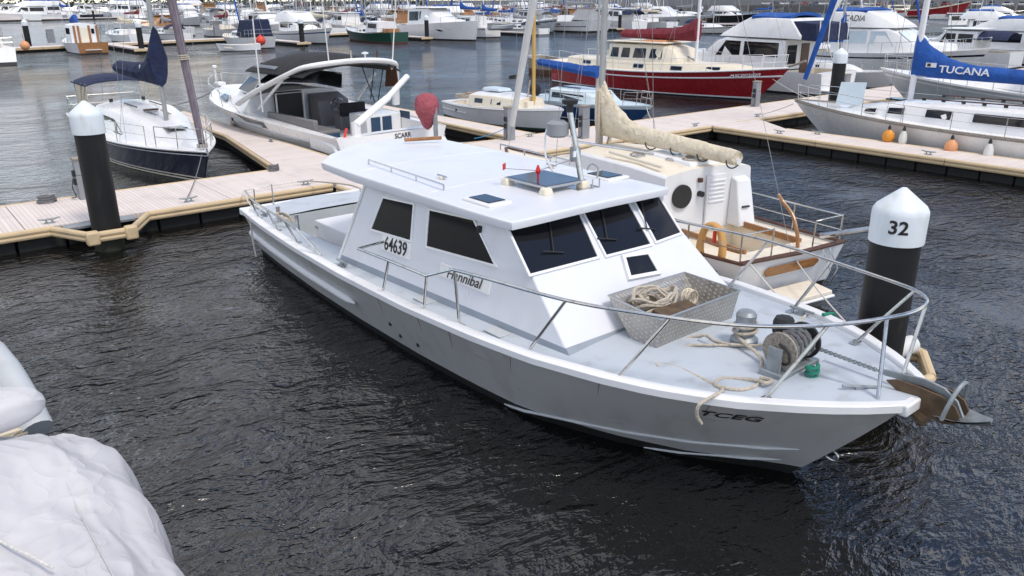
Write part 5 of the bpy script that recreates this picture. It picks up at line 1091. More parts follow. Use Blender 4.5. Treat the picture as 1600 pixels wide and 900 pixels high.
c = b.cabin([(2.3, .78, 1.22, 1.12, 1.98), (3.4, .78, 1.22, 1.12, 2.02), (5.6, .80, 1.05, .92, 1.95), (6.4, .85, .85, .65, 1.62), (7.6, .92, .6, .45, 1.38)], 'white_paint', rc=.05, camber=.09, roof='cream_deck')
b.win(c, 2.9, 3.7, .5, .8, rnd=.25)
yb = 2.29
MB().lathe([(.235, -.02), (.235, .03), (.20, .035)], 28, (-.72, yb - .03, 1.55), 'y').build('vent_ring', 'black_rubber', c); MB().lathe([(.195, 0), (.195, .015), (.05, .02)], 24, (-.72, yb - .045, 1.55), 'y').build('vent_mesh', 'dark_glass', c)
MB().lathe([(.06, -.05), (.06, .05)], 8, (-.25, yb - .05, 1.55), 'y').build('handle_knob', 'black_rubber', c); MB().box((-.28, yb - .04, 1.83), (.08, .08, .09)).build('lamp', 'dark_wood', c, bevel=.01)
lv = MB().box((.16, yb - .03, 1.35), (.50, .05, 1.1)).build('louvred_door', 'white_paint', c, bevel=.01)
for i in range(6): MB().box((.16, yb - .065, 1.78 - i * .085), (.42, .03, .03)).build('louvre', 'white_paint', lv, bevel=.006)
MB().hexa([(.56, 1.92, .82), (1.02, 1.92, .82), (1.02, 2.3, .82), (.56, 2.3, .82), (.60, 2.12, 1.74), (.98, 2.12, 1.74), (.98, 2.3, 1.80), (.60, 2.3, 1.80)]).build('side_locker', 'white_paint', c, bevel=.03)
MB().tube([(.66, 1.98, 1.22), (.84, 1.97, 1.22)], .022, 6).build('locker_handle', 'black_rubber', c)
MB().box((.1, 3.2, 2.10), (.95, 1.5, .09), taper=.93).build('companion_hatch', 'white_paint', c, bevel=.02)
for x, y in ((-.55, 3.9), (-.25, 3.1)):
    MB().lathe([(.17, 0), (.17, .05), (.12, .08)], 18, (x, y, 2.06)).build('mushroom_vent', 'steel', c); 
MB().tube([(-.98, 2.6, 2.10), (-.90, 4.4, 2.12)], .035, 8).build('grab_rail', 'cream_paint', c)
P = [(-.05 + .25 * math.cos(k * .45), 2.7 + .2 * math.sin(k * .45), 2.10 + .002 * k) for k in range(50)]; MB().tube(P, .014, 6).build('sheet_coil', 'rope_beige', c)
b.mast(6.0, 1.75, 14.5, .10, 'mast_alloy', side_t=.56, lean=-.15)
b.boom(5.9, 2.28, 4.35, r=.06, mt='white_paint', cover='cream_canvas', h0=1.32, h1=.30, w_=.16, drop=.0)
for y in (1.7, 2.5, 3.3, 4.1): MB().tube([(.19 * math.cos(a), y, 2.30 + .17 * math.sin(a)) for a in [math.pi * (1 + i / 8) for i in range(9)]], .014, 6).build('cover_tie', 'black_rubber', b.root)
MB().tube([(0, 10.1, 1.9), (0, 8.1, 7.8), (0, 6.0, 14)], [.08, .12, .08], 10).build('furled_headsail', 'white_canvas', b.root)
for x in (-.14, .16): MB().tube([(x, 5.9, 1.9), (x * 1.4, 5.8, 2.4), (x, 5.88, 3.2)], [.05, .06, .03], 6).build('halyard_bundle', 'rope_beige', b.root)
# stern rails
def crail(P, r=.016): MB().tube(P, r, 8).build('stern_rail', 'steel', b.root)
for s in (-1, 1):
    e0 = b.hp(.005, 1, s) * .97; e1 = b.hp(.13, 1, s) * .98; e2 = b.hp(.26, 1, s) * .98; e0.y = .08
    for q in (e0, e1, e2): MB().tube([q, q + Vector((0, 0, .56))], .016, 8).build('stern_rail_post', 'steel', b.root)
    crail([e2 + Vector((0, .5, .5)), e2 + Vector((0, 0, .56)), e1 + Vector((0, 0, .56)), e0 + Vector((0, 0, .56)), e0 + Vector((-s * .75, -.02, .56)), e0 + Vector((-s * .75, 0, .06))])
    crail([e2 + Vector((0, 0, .28)), e1 + Vector((0, 0, .28)), e0 + Vector((0, 0, .28))], .01)
MB().tube(smooth_path([(.35, .25, .86), (.36, .30, 1.1), (.42, .5, 1.4), (.40, .75, 1.62), (.36, .85, 1.75)]), [.035] * 24 + [.028], 8).build('tiller', 'varnished_wood', b.root)
MB().tube([(.95, .25, 1.0), (1.3, -1.0, 1.45)], .05, 8).build('stern_boom', 'steel', b.root)
MB().prism([(-.95, -.62), (.35, -.62), (.45, -.02), (-1.05, -.02)], .22, .30).build('swim_platform', 'cream_deck', b.root, bevel=.02); MB().prism([(-.99, -.66), (.39, -.66), (.48, -.01), (-1.08, -.01)], .17, .218).build('platform_edge', 'white_paint', b.root, bevel=.02)
MB().slab([(-.62, .075, .52), (.62, .075, .52), (.70, .04, .62), (.62, .02, .70), (-.62, .02, .70), (-.7, .04, .62)], .02).build('name_plank', 'varnished_wood', b.root, smooth=0)
MB().hexa([(-1.34, .5, .52), (-1.34, 2.3, .50), (-1.33, 2.3, .50), (-1.33, .5, .52), (-1.37, .5, .68), (-1.37, 2.2, .66), (-1.36, 2.2, .66), (-1.36, .5, .68)])
for i in range(2): MB().tube([(.7 + i * .2, -.02, .85), (.7 + i * .2, -.25, .5), (.7 + i * .2, -.12, .15)], .014, 6).build('boarding_ladder', 'steel', b.root)
cw = b.root.matrix_basis
P = [Vector((0, .16, -.40)), Vector((0, .22, -.28)), Vector((0, .23, -.1)), Vector((0, .19, .1)), Vector((0, .12, .24)), Vector((0, 0, .29)), Vector((0, -.12, .24)), Vector((0, -.19, .1)), Vector((0, -.23, -.1)), Vector((0, -.22, -.28)), Vector((0, -.16, -.40))]
rs_ = [lerp(.075, .10, abs(i - 20) / 20) * (1 if 1 < i < 39 else .6) for i in range(41)]
o = MB().tube(smooth_path(P, 4), rs_, 12, flat=.7).build('horseshoe_buoy', 'lifebuoy_yellow', None, smooth=60); tag(o, 'worn yellow horseshoe lifebuoy hung on the cream yacht stern rail', 'lifebuoy'); o.matrix_world = cw @ Matrix.Translation((-1.30, .78, 1.12)) @ Matrix.Rotation(R(14), 4, 'Z')
hw_ = [b.hp(t, f, -1, .008) for t, f in ((.05, .62), (.07, .54), (.16, .52), (.19, .60), (.19, .70), (.16, .78), (.07, .80), (.05, .72))]
MB().slab(hw_, .006).build('hull_window', 'navy_paint', b.root, smooth=0)
for x_ in (-.72, .72): MB().box((x_, 1.35, .86), (.06, 1.7, .12)).build('cockpit_coaming', 'varnished_wood', b.root, bevel=.01)
o = MB().tube([(0, 0, 0), (.02, .02, .22)], .035, 8).build('rescue_light', 'buoy_red', None); tag(o, 'small red rescue light hanging inside the yellow horseshoe lifebuoy', 'light'); o.matrix_world = cw @ Matrix.Translation((-1.30, .72, 1.08))
def wline(nm, a, c_, lab, r=.012, mt='rope_white', s=.1):
    return tag(MB().tube(sag(a, c_, s), r, 6).build(nm, mt, None), lab, 'rope')
wline('rope', cw @ Vector((-1.1, .1, .9)), (9.85, 5.25, .62), 'white stern line from the cream yacht corner to the narrow finger', .016, s=.05)
wline('rope', cw @ Vector((.1, .05, .72)), (10.5, 5.15, .62), 'white line from the cream yacht transom to the finger end', .013, s=.06)
wline('rope', (11.25, 30.2, .55), (11.6, 27.2, 1.05), 'pale spring line along the sports cruiser side', .014, s=.04)
wline('rope', (12.95, 37.6, 1.45), (8.6, 36.5, 1.1), 'dark bow line running from the sports cruiser bow to the navy sloop', .022, 'rope_grey', .35)
wline('rope', (15.6, 23.3, .5), (17.0, 22.75, .5), 'white stern line at the sports cruiser starboard quarter', .016, s=.03)
wline('rope', (26.15, 23.5, .85), (25.3, 22.5, .58), 'bow line of the pale blue sloop to the walkway', .016, s=.05)
wline('rope', (37.9, 25.6, 1.3), (34.4, 20.3, .58), 'mooring line from the red bow to the walkway', .014, s=.08)
wline('rope', (29.3, 18.5, 1.2), (29.4, 20.15, .58), 'bow line of the white lettered sloop to a walkway cleat', .018, s=.05)
wline('rope', (7.6, 24.2, 1.0), (5.85, 20.3, .58), 'dark bow line from the navy sloop to the walkway', .014, 'rope_grey', .1)
wline('rope', (16.6, 22.9, .6), (17.6, 22.3, .95), 'blue hose line tied to the pedestal on the walkway', .014, 'rope_blue', .05)

# ---------------------------------------------------------------- tarpaulin-covered boat in the near corner
tb = Boat('covered_boat', 'boat under a crumpled white tarpaulin lying beside the open water', 'boat', (-1.08, 2.78), -1.5, 5.9, 4.1, sheer=(.7, .7, .8), tr=.95, pb=4.0, rake=.3, bands=((1, 'white_gelcoat'), (.1, 'antifoul_black')), deck='white_gelcoat')
rr = random.Random(11); NU, NV = 150, 150; Gt = []
def crease(n, amp, seed):
    q = random.Random(seed); return [(q.uniform(-1, 1), q.uniform(.2, 1), q.uniform(0, math.pi), q.uniform(.015, .05), q.choice((-1, 1)) * q.uniform(.4, 1) * amp, q.uniform(.12, .4)) for _ in range(n)]
folds = [(a_, b_, c_, d_ * 1.3, e_, f_ * 1.7) for a_, b_, c_, d_, e_, f_ in crease(55, .055, 4)] + crease(150, .026, 5)
RID = [((1.2, 4.62, 1.50), (2.15, 5.2, .85)), ((1.2, 4.62, 1.50), (1.75, 5.75, .95)), ((1.2, 4.62, 1.50), (2.26, 3.9, .55)), ((1.2, 4.62, 1.50), (.2, 5.75, 1.32)), ((1.2, 4.62, 1.50), (.5, 3.2, 1.46)), ((.5, 3.2, 1.46), (2.2, 2.6, .6)), ((.5, 3.2, 1.46), (-1.6, 4.2, 1.35)),
       ((1.2, 4.62, 1.50), (-1.2, 5.6, 1.25)), ((.5, 3.2, 1.46), (1.2, .4, 1.4)), ((1.55, 3.6, 1.16), (2.2, 3.0, .6)), ((1.75, 4.4, 1.14), (2.27, 4.5, .5)), ((1.3, 2.4, 1.25), (2.24, 1.8, .5)), ((1.72, 5.1, 1.16), (2.1, 4.75, .7))]
def tz(x, y):
    ex = min(1, abs(x) / 2.30); ey = min(1, max(0, (y - 4.4) / 1.65)); e = min(1, (ex ** 6 + ey ** 6) ** .5)
    z = .22 + 1.18 * (1 - e ** 2.1) ** .9; best = z
    for a_, b_ in RID:
        dx, dy = b_[0] - a_[0], b_[1] - a_[1]; l2 = dx * dx + dy * dy; t = min(1, max(0, ((x - a_[0]) * dx + (y - a_[1]) * dy) / l2)); px, py = a_[0] + dx * t, a_[1] + dy * t
        d_ = math.hypot(x - px, y - py); zz = lerp(a_[2], b_[2], t) + .20 - .06 * math.sin(math.pi * t) - d_ * .62 + .10 * d_ * d_
        best = max(best, zz) if abs(best - zz) > .05 else max(best, zz) + (.05 - abs(best - zz)) ** 2 * 4
    edge = (1 - e ** 5)
    return .20 + (best - .20) * max(0, edge) ** .35
for i in range(NV + 1):
    v = i / NV; row = []
    for j in range(NU + 1):
        u = lerp(-1, 1, j / NU); sx = math.copysign(1 - (1 - abs(u)) ** 1.25, u)
        y = 6.05 * (1 - (1 - v) ** 1.15); lim = 2.30 * (max(0, 1 - ((y - 4.4) / 1.65) ** 4.5)) ** (1 / 3.5) if y > 4.4 else 2.30
        x = sx * max(lim, .05); z = tz(x, y)
        for fu, fv, fa, fwid, fh, fl_ in folds:
            dx, dy = u - fu, (v - fv) * 1.6; dd = dx * math.cos(fa) + dy * math.sin(fa); al = -dx * math.sin(fa) + dy * math.cos(fa)
            if abs(dd) < fwid * 3 and abs(al) < fl_ * 2.5: z += fh * math.exp(-abs(dd / fwid)) * math.exp(-(al / fl_) ** 2)
        row.append(Vector((x + .025 * math.sin(y * 7 + u * 5), y + .03 * math.sin(u * 14), max(.05, z))))
    Gt.append(row)
tp_ = MB().grid(Gt).build('tarpaulin', 'tarpaulin', tb.root, smooth=42)
for x0_, y0_, x1_, y1_ in ((1.55, 5.85, 1.75, 2.0), (.2, 5.9, .3, 2.0)):
    MB().tube([(lerp(x0_, x1_, i / 50), lerp(y0_, y1_, i / 50), tz(lerp(x0_, x1_, i / 50), lerp(y0_, y1_, i / 50)) + .006) for i in range(51)], .007, 5).build('seam', 'tarpaulin', tp_)
# padded helm cover, lines and the dinghy tube beyond it
o = T('padded_cover', 'smooth white padded cover resting at the end of the crumpled tarpaulin', 'cover', (-.60, 8.30, 1.45), R(-6))
G2 = []
for i in range(21):
    v = math.sin(lerp(-1, 1, i / 20) * math.pi / 2); kx = (1 - abs(v) ** 7) ** .5 if abs(v) < 1 else .0
    G2.append([Vector((v * 1.38, .26 * kx * math.copysign(abs(math.cos(a)) ** .55, math.cos(a)), .18 * kx * math.copysign(abs(math.sin(a)) ** .55, math.sin(a)) + .16 + .006 * math.sin(v * 23))) for a in [2 * math.pi * j / 28 for j in range(29)]])
MB().grid(G2, flip=True).build('pad', 'tarpaulin', o, smooth=70); MB().box((0, .1, -.35), (.5, .2, .75)).build('support', 'white_gelcoat', o, bevel=.03)
dn = T('inflatable_dinghy', 'pale grey inflatable dinghy tube with blue tip behind the padded cover', 'dinghy', (0, 0, 0))
MB().tube(smooth_path([(.75, 9.35, .75), (.70, 9.75, 1.0), (.62, 10.4, 1.2), (.45, 10.95, 1.28), (-.3, 11.3, 1.25), (-1.1, 11.0, 1.2), (-1.35, 10.3, 1.1), (-1.4, 9.4, .75)], 6), .17, 14).build('tube', 'light_grey_paint', dn, smooth=70)
MB().tube([(.50, 10.82, 1.30), (.38, 11.05, 1.30)], .178, 14).build('blue_patch', 'blue_canvas', dn)
MB().tube(smooth_path([(.50, 9.3, 1.2), (.47, 9.9, 1.38), (.40, 10.6, 1.50)]), .035, 8).build('grab_line', 'white_gelcoat', dn); MB().box((-.3, 10.1, .8), (1.9, 1.6, .06)).build('floor_board', 'cream_canvas', dn)
MB().lathe([(.05, -.12), (.08, -.08), (.09, .06), (.05, .14)], 10, (.66, 9.3, 1.18), 'x').build('valve_cap', 'black_rubber', dn)
def tline(nm, P, r, mt, lab): return tag(MB().tube(smooth_path(P, 6), r, 8).build(nm, mt, None), lab, 'rope')
tline('rope', [(.14, 7.98, 1.80), (.15, 7.8, 1.80), (.16, 7.55, 1.77), (.17, 7.36, 1.72)], .014, 'rope_grey', 'grey braided line pulling up the tarpaulin eyelet')
P = [(.16 + .05 * math.cos(k * 1.1), 7.94 + .05 * math.sin(k * 1.3), 1.80 + .04 * math.sin(k * .8)) for k in range(16)]; tline('rope_knot', P, .014, 'fender_white', 'white knot tied at the end of the grey tarpaulin line')
tline('rope', [(x_, y_, tz(x_ + 1.08, y_ - 2.78) + .03) for x_, y_ in ((-.3, 6.75), (-.15, 6.6), (0, 6.45), (.12, 6.25), (.24, 6.0), (.36, 5.75))], .012, 'rope_white', 'thin white braided cord lying across the tarpaulin')
tline('rope', [(1.08, 6.95, .42), (1.24, 6.8, .28), (1.42, 6.65, .04)], .010, 'rope_white', 'thin line trailing from the tarpaulin edge into the water')
# ---------------------------------------------------------------- far row on the next pier
def buoy(lab, x, y, z, r, mt):
    o = T('buoy', lab, 'buoy', (x, y, z)); MB().lathe([(.02, -r), (r * .7, -r * .7), (r, 0), (r * .7, r * .7), (.08, r), (.06, r * 1.25)], 16).build('ball', mt, o, smooth=60); MB().tube([(0, 0, r * 1.2), (0, .2, r * 2.4)], .02, 5).build('lanyard', 'rope_grey', o)
b = Boat('motor_launch', 'white launch with varnished transom and wooden wheelhouse posts at the far pier', 'boat', (20.4, 96), 0, 11.5, 3.6, sheer=(1.15, 1.05, 1.5), tr=.85, rake=.6, bands=((1, 'black_paint'), (.95, 'white_paint'), (.08, 'antifoul_black')), transom='varnished_wood', deck='white_paint', cockpit=(.4, 3.0, 1.3, .5, 'white_paint'))
c = b.cabin([(3.0, 1.0, 1.35, 1.3, 2.85), (5.6, 1.0, 1.35, 1.28, 2.85), (6.1, 1.05, 1.3, 1.2, 2.0), (8.2, 1.15, .9, .7, 1.75)], 'white_paint', roof='white_paint', camber=.18)
b.win(c, 3.4, 5.4, .5, .85, rnd=.1)
for x in (-.95, -.55, .5, 1.25): MB().box((x, 2.96, 1.9), (.22, .06, 1.75)).build('wooden_post', 'varnished_wood', c)
MB().box((0, 2.97, 1.8), (.75, .04, 1.5)).build('door', 'cream_paint', c); MB().box((.85, 2.96, 2.2), (.3, .04, .5)).build('window', 'dark_glass', c); MB().box((0, -.1, .42), (1.6, .2, .07)).build('swim_step', 'white_paint', b.root)
MB().tube([(0, 8, 1.5), (0, 8, 7)], .06, 8).build('mast', 'white_paint', b.root); MB().tube([(0, 7.9, 3.2), (0, 6.4, 3.6), (0, 5.6, 3.1)], [.35, .3, .12], 8).build('sail_cover', 'blue_canvas', b.root, smooth=60)
b.guard(.3, .9, .6, 5, wires=1, r=.02)
b = Boat('sailing_yacht', 'white yacht with sloping counter stern and an orange buoy beside the far pier', 'yacht', (9.6, 83.6), 0, 13, 4.6, sheer=(1.5, 1.35, 1.6), tr=.85, rake=1.2, srake=-.6, bands=((1, 'white_gelcoat'), (.05, 'antifoul_black')), deck='cream_deck', cockpit=(.5, 3.6, 1.3, .4, 'cream_deck'))
c = b.cabin([(3.6, 1.3, 1.6, 1.4, 2.6), (6.5, 1.3, 1.5, 1.3, 2.7), (8.5, 1.35, 1.1, .8, 1.9)], 'white_gelcoat'); b.win(c, 4.0, 7.0, .45, .85); b.arch_canopy(2.2, 4.2, 1.4, 2.3, 3.2, 'grey_canvas', 'spray_hood'); b.mast(7, 2.5, 15, .1, wr=.02); b.pushpit(.8, 1.5, r=.025)
buoy('orange buoy at the quarter of the counter stern yacht', 12.6, 85.5, 1.5, .42, 'peach_plastic')
b = Boat('sailing_yacht', 'white yacht under a tall navy cockpit hood at the far pier', 'yacht', (37.6, 92.2), 0, 12.5, 4.1, sheer=(1.3, 1.15, 1.4), tr=.7, rake=1.2, bands=((1, 'white_gelcoat'), (.08, 'antifoul_black')), deck='cream_deck', cockpit=(.4, 3.6, 1.2, .4, 'cream_deck'), srake=.5)
MB().hexa([(-1.6, .9, 1.3), (1.5, .9, 1.3), (1.5, 4.6, 1.3), (-1.6, 4.6, 1.3), (-1.25, 1.1, 3.1), (1.2, 1.1, 3.2), (1.2, 3.9, 3.2), (-1.25, 3.9, 3.1)]).build('cockpit_hood', 'navy_canvas', b.root, bevel=.12)
c = b.cabin([(4.4, 1.1, 1.35, 1.2, 1.85), (7, 1.1, 1.3, 1.1, 1.8), (9, 1.15, .8, .5, 1.5)], 'white_gelcoat'); b.win(c, 4.8, 6.8, .4, .8); b.mast(6.8, 1.6, 16, .1, wr=.02); b.pushpit(.8, 1.6, r=.025); b.guard(.2, .85, .6, 5, wires=1, r=.02)
buoy('bright red ball buoy hanging at the navy-hooded yacht stern', 36.9, 91.6, .95, .55, 'buoy_red')
Boat('rowing_dinghy', 'small white rowing dinghy afloat beside the navy-hooded yacht', 'dinghy', (36.1, 90.2), 80, 4.6, 1.9, sheer=(.75, .65, .85), rake=.4, bands=((1, 'white_paint'), (.1, 'antifoul_black')), deck='white_paint', cockpit=(.4, 3.8, .7, .35, 'cream_deck'), keepdeck=True)
flybridge('white flybridge cruiser with blue stripe moored bow out at the far pier', (47.4, 109), 180, 14, 4.6, stripe='blue_paint', top='white_canvas', sheer=(1.3, 1.5, 2.0), fbz=3.7)
b = sloop('dark green hulled launch with white portholed coachroof at the far pier', (55.2, 91.8), 0, 14.5, 4.0, hull='green_paint', boot='antifoul_red', cover=None, sheer=(1.35, 1.2, 1.75), top=13, wr=.02, windows=4)
c = b.cabin([(3.0, 1.3, 1.5, 1.35, 2.55), (5.6, 1.3, 1.45, 1.3, 2.6), (6.3, 1.3, 1.4, 1.2, 1.9)], 'white_paint', name='wheelhouse'); b.win(c, 3.3, 5.6, .4, .85, rnd=.08); MB().box((0, 2.0, 1.5), (1.6, 1.6, .5)).build('cockpit_box', 'varnished_wood', b.root, bevel=.04)
b = Boat('motor_cruiser', 'modern white cruiser with black hull window slash beside the dark green launch', 'boat', (65.6, 107), 180, 18, 5.2, sheer=(1.7, 2.1, 2.6), tr=.9, tm=.45, pb=3.0, rake=.7, fl=(.05, .35), bands=((1, 'white_gelcoat'), (.08, 'black_paint'), (.04, 'antifoul_black')), cockpit=(.6, 4.0, 2.0, .6, 'cream_deck'))
c = b.cabin([(3.6, 1.9, 2.0, 1.8, 4.0), (8.5, 2.0, 1.95, 1.7, 4.1), (10.2, 2.1, 1.8, 1.4, 3.2), (12, 2.2, 1.4, 1.0, 2.75), (14.5, 2.35, .8, .4, 2.6)], 'white_gelcoat', rc=.2); b.win(c, 4.0, 6.4, .25, .85, rnd=.06); b.win(c, 6.6, 10.0, .35, .85, sl1=-1.0, rnd=.06)
MB().box((0, 6.2, 4.22), (3.9, 7.2, .18), taper=.9).build('hardtop', 'white_gelcoat', c, bevel=.08)
for s in (1, -1):
    W = [b.hp(t, f, s, .02) for t, f in ((.50, .52), (.70, .50), (.80, .60), (.66, .62))]; 
    if s < 0: W = W[::-1]
    MB().slab(W[::-1], .02).build('hull_window', 'dark_glass', b.root, smooth=0)
b.pulpit(.7, .7, r=.025, mid=False)
b = sloop('white motor sailer with two blue sail covers and a dinghy on stern davits', (73.2, 95.8), 0, 13.5, 4.2, stripe='navy_paint', sheer=(1.4, 1.25, 1.6), boomz=3.9, top=13, wr=.02, h0=1.2, windows=2)
c = b.cabin([(3.4, 1.3, 1.6, 1.4, 2.9), (7.2, 1.3, 1.6, 1.35, 2.95), (8.2, 1.3, 1.4, 1.1, 2.0)], 'white_gelcoat', name='pilothouse'); 
for y in (3.7, 4.9, 6.1): b.win(c, y, y + .95, .45, .85, rnd=.12)
b.mast(2.2, 1.6, 10, .08, 'white_paint', wr=.02, bow=False); b.boom(2.2, 3.7, 3.0, cover='blue_canvas', h0=1.1, h1=.4, w_=.25)
d = Boat('rowing_dinghy', 'pale grey inflatable dinghy slung on davits behind the twin blue-covered motor sailer', 'dinghy', (71.4, 94.3), -100, 4.2, 1.8, sheer=(.5, .45, .6), draft=.2, rake=.4, bands=((1, 'light_grey_paint'), (.2, 'grey_canvas')), deck='light_grey_paint'); d.root.location.z = 1.3
b = sloop('tan grey fishing boat with dark rubbing strakes, bow toward open water', (90.2, 116), 180, 15, 4.4, hull='light_grey_paint', stripe='black_paint', cover=None, sheer=(1.4, 1.5, 2.3), top=11, wr=.02, mastm='white_paint')
b = Boat('sailing_catamaran', 'white catamaran with grey cockpit tent and dark waterline stripe at the far pier', 'yacht', (97.2, 98.4), 0, 14.5, 6.2, sheer=(1.9, 1.7, 1.9), tr=.92, tm=.5, pb=4, rake=.6, srake=.8, bands=((1, 'white_gelcoat'), (.55, 'black_paint'), (.48, 'white_gelcoat'), (.14, 'antifoul_black')))
c = b.cabin([(4.5, 1.7, 2.4, 2.1, 2.6), (8.5, 1.7, 2.2, 1.7, 2.6), (10.5, 1.7, 1.5, .9, 1.9)], 'white_gelcoat')
MB().add([(-2.2, .8, 1.9), (2.2, .8, 1.9), (2.2, 5.6, 2.0), (-2.2, 5.6, 2.0), (0, 1.6, 3.7), (0, 5.2, 3.8)], [(0, 1, 4), (1, 2, 5, 4), (2, 3, 5), (3, 0, 4, 5), (3, 2, 1, 0)]).build('cockpit_tent', 'grey_canvas', b.root)
b.mast(8, 2.5, 17, .13, wr=.02); b.boom(7.9, 4.4, 6.5, cover='grey_canvas', h0=.5, h1=.4)
a = b.hp(.62, .8, -1, .02); e_ = b.hp(.45, .8, -1, .02); text('lettering', 'Cut Run', .8, 'lettering_black', b.root, (a + e_) / 2, e_ - a, (0, 0, 1), bold=.01)
b = Boat('motor_cruiser', 'sleek white sports cruiser with arched dark side window at the distant walkway', 'boat', (129.5, 121), 182, 18, 4.8, sheer=(1.7, 1.8, 2.2), tr=.9, pb=2.6, rake=2.4, bands=((1, 'white_gelcoat'), (.92, 'light_grey_paint'), (.08, 'antifoul_black')), cockpit=(.6, 3.6, 1.8, .6, 'cream_deck'))
c = b.cabin([(3.2, 1.7, 1.95, 1.6, 2.4), (5.2, 1.7, 1.95, 1.4, 3.6), (8.2, 1.75, 1.9, 1.4, 3.7), (10.8, 1.8, 1.6, 1.1, 2.4), (15, 2.0, .7, .4, 2.2)], 'white_gelcoat', rc=.3); b.win(c, 4.6, 9.6, .35, .8, sl0=1.2, sl1=-1.6, rnd=.3)
for t in (.5, .6, .75): p = b.hp(t, .6, 1); MB().lathe([(.22, -.02), (.22, .03)], 14, p, 'x').build('porthole', 'dark_glass', b.root)
flybridge('black hulled cruiser with white upperworks beyond the sleek sports cruiser', (152, 120), 182, 19, 5.0, hull='black_paint', top=None, sheer=(1.6, 1.8, 2.6), fbz=3.7)
b = Boat('timber_ketch', 'long maroon hulled timber vessel lying at the wharf', 'boat', (228, 122), 212, 24, 6, sheer=(2.2, 2.0, 4.2), tr=.6, rake=2.5, bands=((1, 'cream_paint'), (.94, 'red_paint'), (.22, 'cream_paint'), (.15, 'antifoul_black')), deck='weathered_wood')
c = b.cabin([(3, 2.0, 1.8, 1.7, 3.2), (9, 2.0, 1.8, 1.7, 3.2)], 'cream_paint'); b.win(c, 4, 8, .4, .8)
for y in (9, 16): b.mast(y, 2.5, 20, .16, 'weathered_wood', wr=.03)

# ---------------------------------------------------------------- crowd of boats beyond
def launch(label, group, hull='white_gelcoat', cab='white_gelcoat', canvas=None, L=11, B=3.6):
    b = Boat('motor_cruiser', label, 'boat', (0, 0), 0, L, B, sheer=(1.2, 1.3, 1.8), tr=.88, pb=2.6, rake=1.5, n=12, bands=((1, hull), (.08, 'antifoul_black')), cockpit=(.5, L * .26, B * .38, .5, 'cream_deck'), group=group)
    h = B / 2; c = b.cabin([(L * .26, 1.2, h * .84, h * .74, 2.7), (L * .5, 1.25, h * .82, h * .7, 2.75), (L * .58, 1.3, h * .78, h * .6, 2.1), (L * .82, 1.5, h * .4, h * .2, 1.85)], cab, rc=.15)
    b.win(c, L * .29, L * .40, .45, .88, rnd=.1); b.win(c, L * .42, L * .54, .45, .88, sl1=-.4, rnd=.1)
    MB().box((0, L * .38, 2.86), (B * .78, L * .30, .09)).build('hardtop', cab, c, bevel=.03)
    if canvas: b.arch_canopy(.4, L * .28, h * .8, 2.1, 2.75, canvas, 'canopy')
    b.pulpit(.6, .65, r=.025, mid=False); MB().tube([(.5, L * .35, 2.8), (.6, L * .33, 5.5)], .025, 5).build('whip_aerial', 'fender_white', b.root)
    return b.root
G1 = 'boats crowded in the far berths'
protos = [
    sloop('far white sloop with blue boom cover in the crowded far berths', (0, 0), 0, 11, 3.5, cover='blue_canvas', top=15, wr=.025, group=G1, rails=False).root,
    sloop('far white sloop with navy stripe and grey boom cover in the crowded far berths', (0, 0), 0, 12, 3.6, cover='grey_canvas', stripe='navy_paint', top=16, wr=.025, group=G1, dodger='navy_canvas').root,
    launch('far white hardtop cruiser in the crowded far berths', G1),
    sloop('far navy hulled sloop with white furled sail in the crowded far berths', (0, 0), 0, 11.5, 3.5, hull='navy_paint', cover='white_canvas', furl='white_canvas', top=15, wr=.025, group=G1, rails=False).root,
    flybridge('far white flybridge cruiser with blue top in the crowded far berths', (0, 0), 0, 13, 4.2, group=G1).root,
    sloop('far cream decked sloop with red boom cover in the crowded far berths', (0, 0), 0, 10, 3.2, cover='red_canvas', deck='cream_deck', cabm='cream_paint', top=13, wr=.025, group=G1, furl='blue_canvas').root,
    launch('far launch with dark blue cockpit canopy in the crowded far berths', G1, canvas='navy_canvas', L=10),
    launch('far launch with varnished timber cabin in the crowded far berths', G1, cab='varnished_wood', L=9.5, B=3.2),
    sloop('far white ketch with cream boom cover in the crowded far berths', (0, 0), 0, 13, 3.9, cover='cream_canvas', top=17, wr=.025, group=G1, mastm='white_paint').root,
    launch('far grey hulled hardtop cruiser in the crowded far berths', G1, hull='light_grey_paint', canvas='grey_canvas', L=12),
]
used = set(); rr = random.Random(21); spots = []
def put(x, y, rot, k=None):
    spots.append((x, y, rot, k))
x = 50                                              # berths on the back of the far pier
while x < 150:
    put(x, fw(x) + 4 + rr.uniform(0, 1.5), 0 if rr.random() < .5 else 180); put(x + 2.5, fw(x) + 20 + rr.uniform(0, 2), rr.choice((0, 180))); x += rr.uniform(4.6, 6.0)
x = 46
while x < 156: put(x, fw(x) + 12 + rr.uniform(-2, 2), rr.choice((0, 180)), rr.choice((0, 1, 3, 5, 8))); x += rr.uniform(4.5, 6)
for y0, xa, xb in ((152, 72, 190), (186, 62, 215), (222, 78, 230), (262, 92, 235)):
    x = xa
    while x < xb: put(x, y0 + rr.uniform(-3, 3), rr.choice((0, 180))); x += rr.uniform(5.5, 8.5)
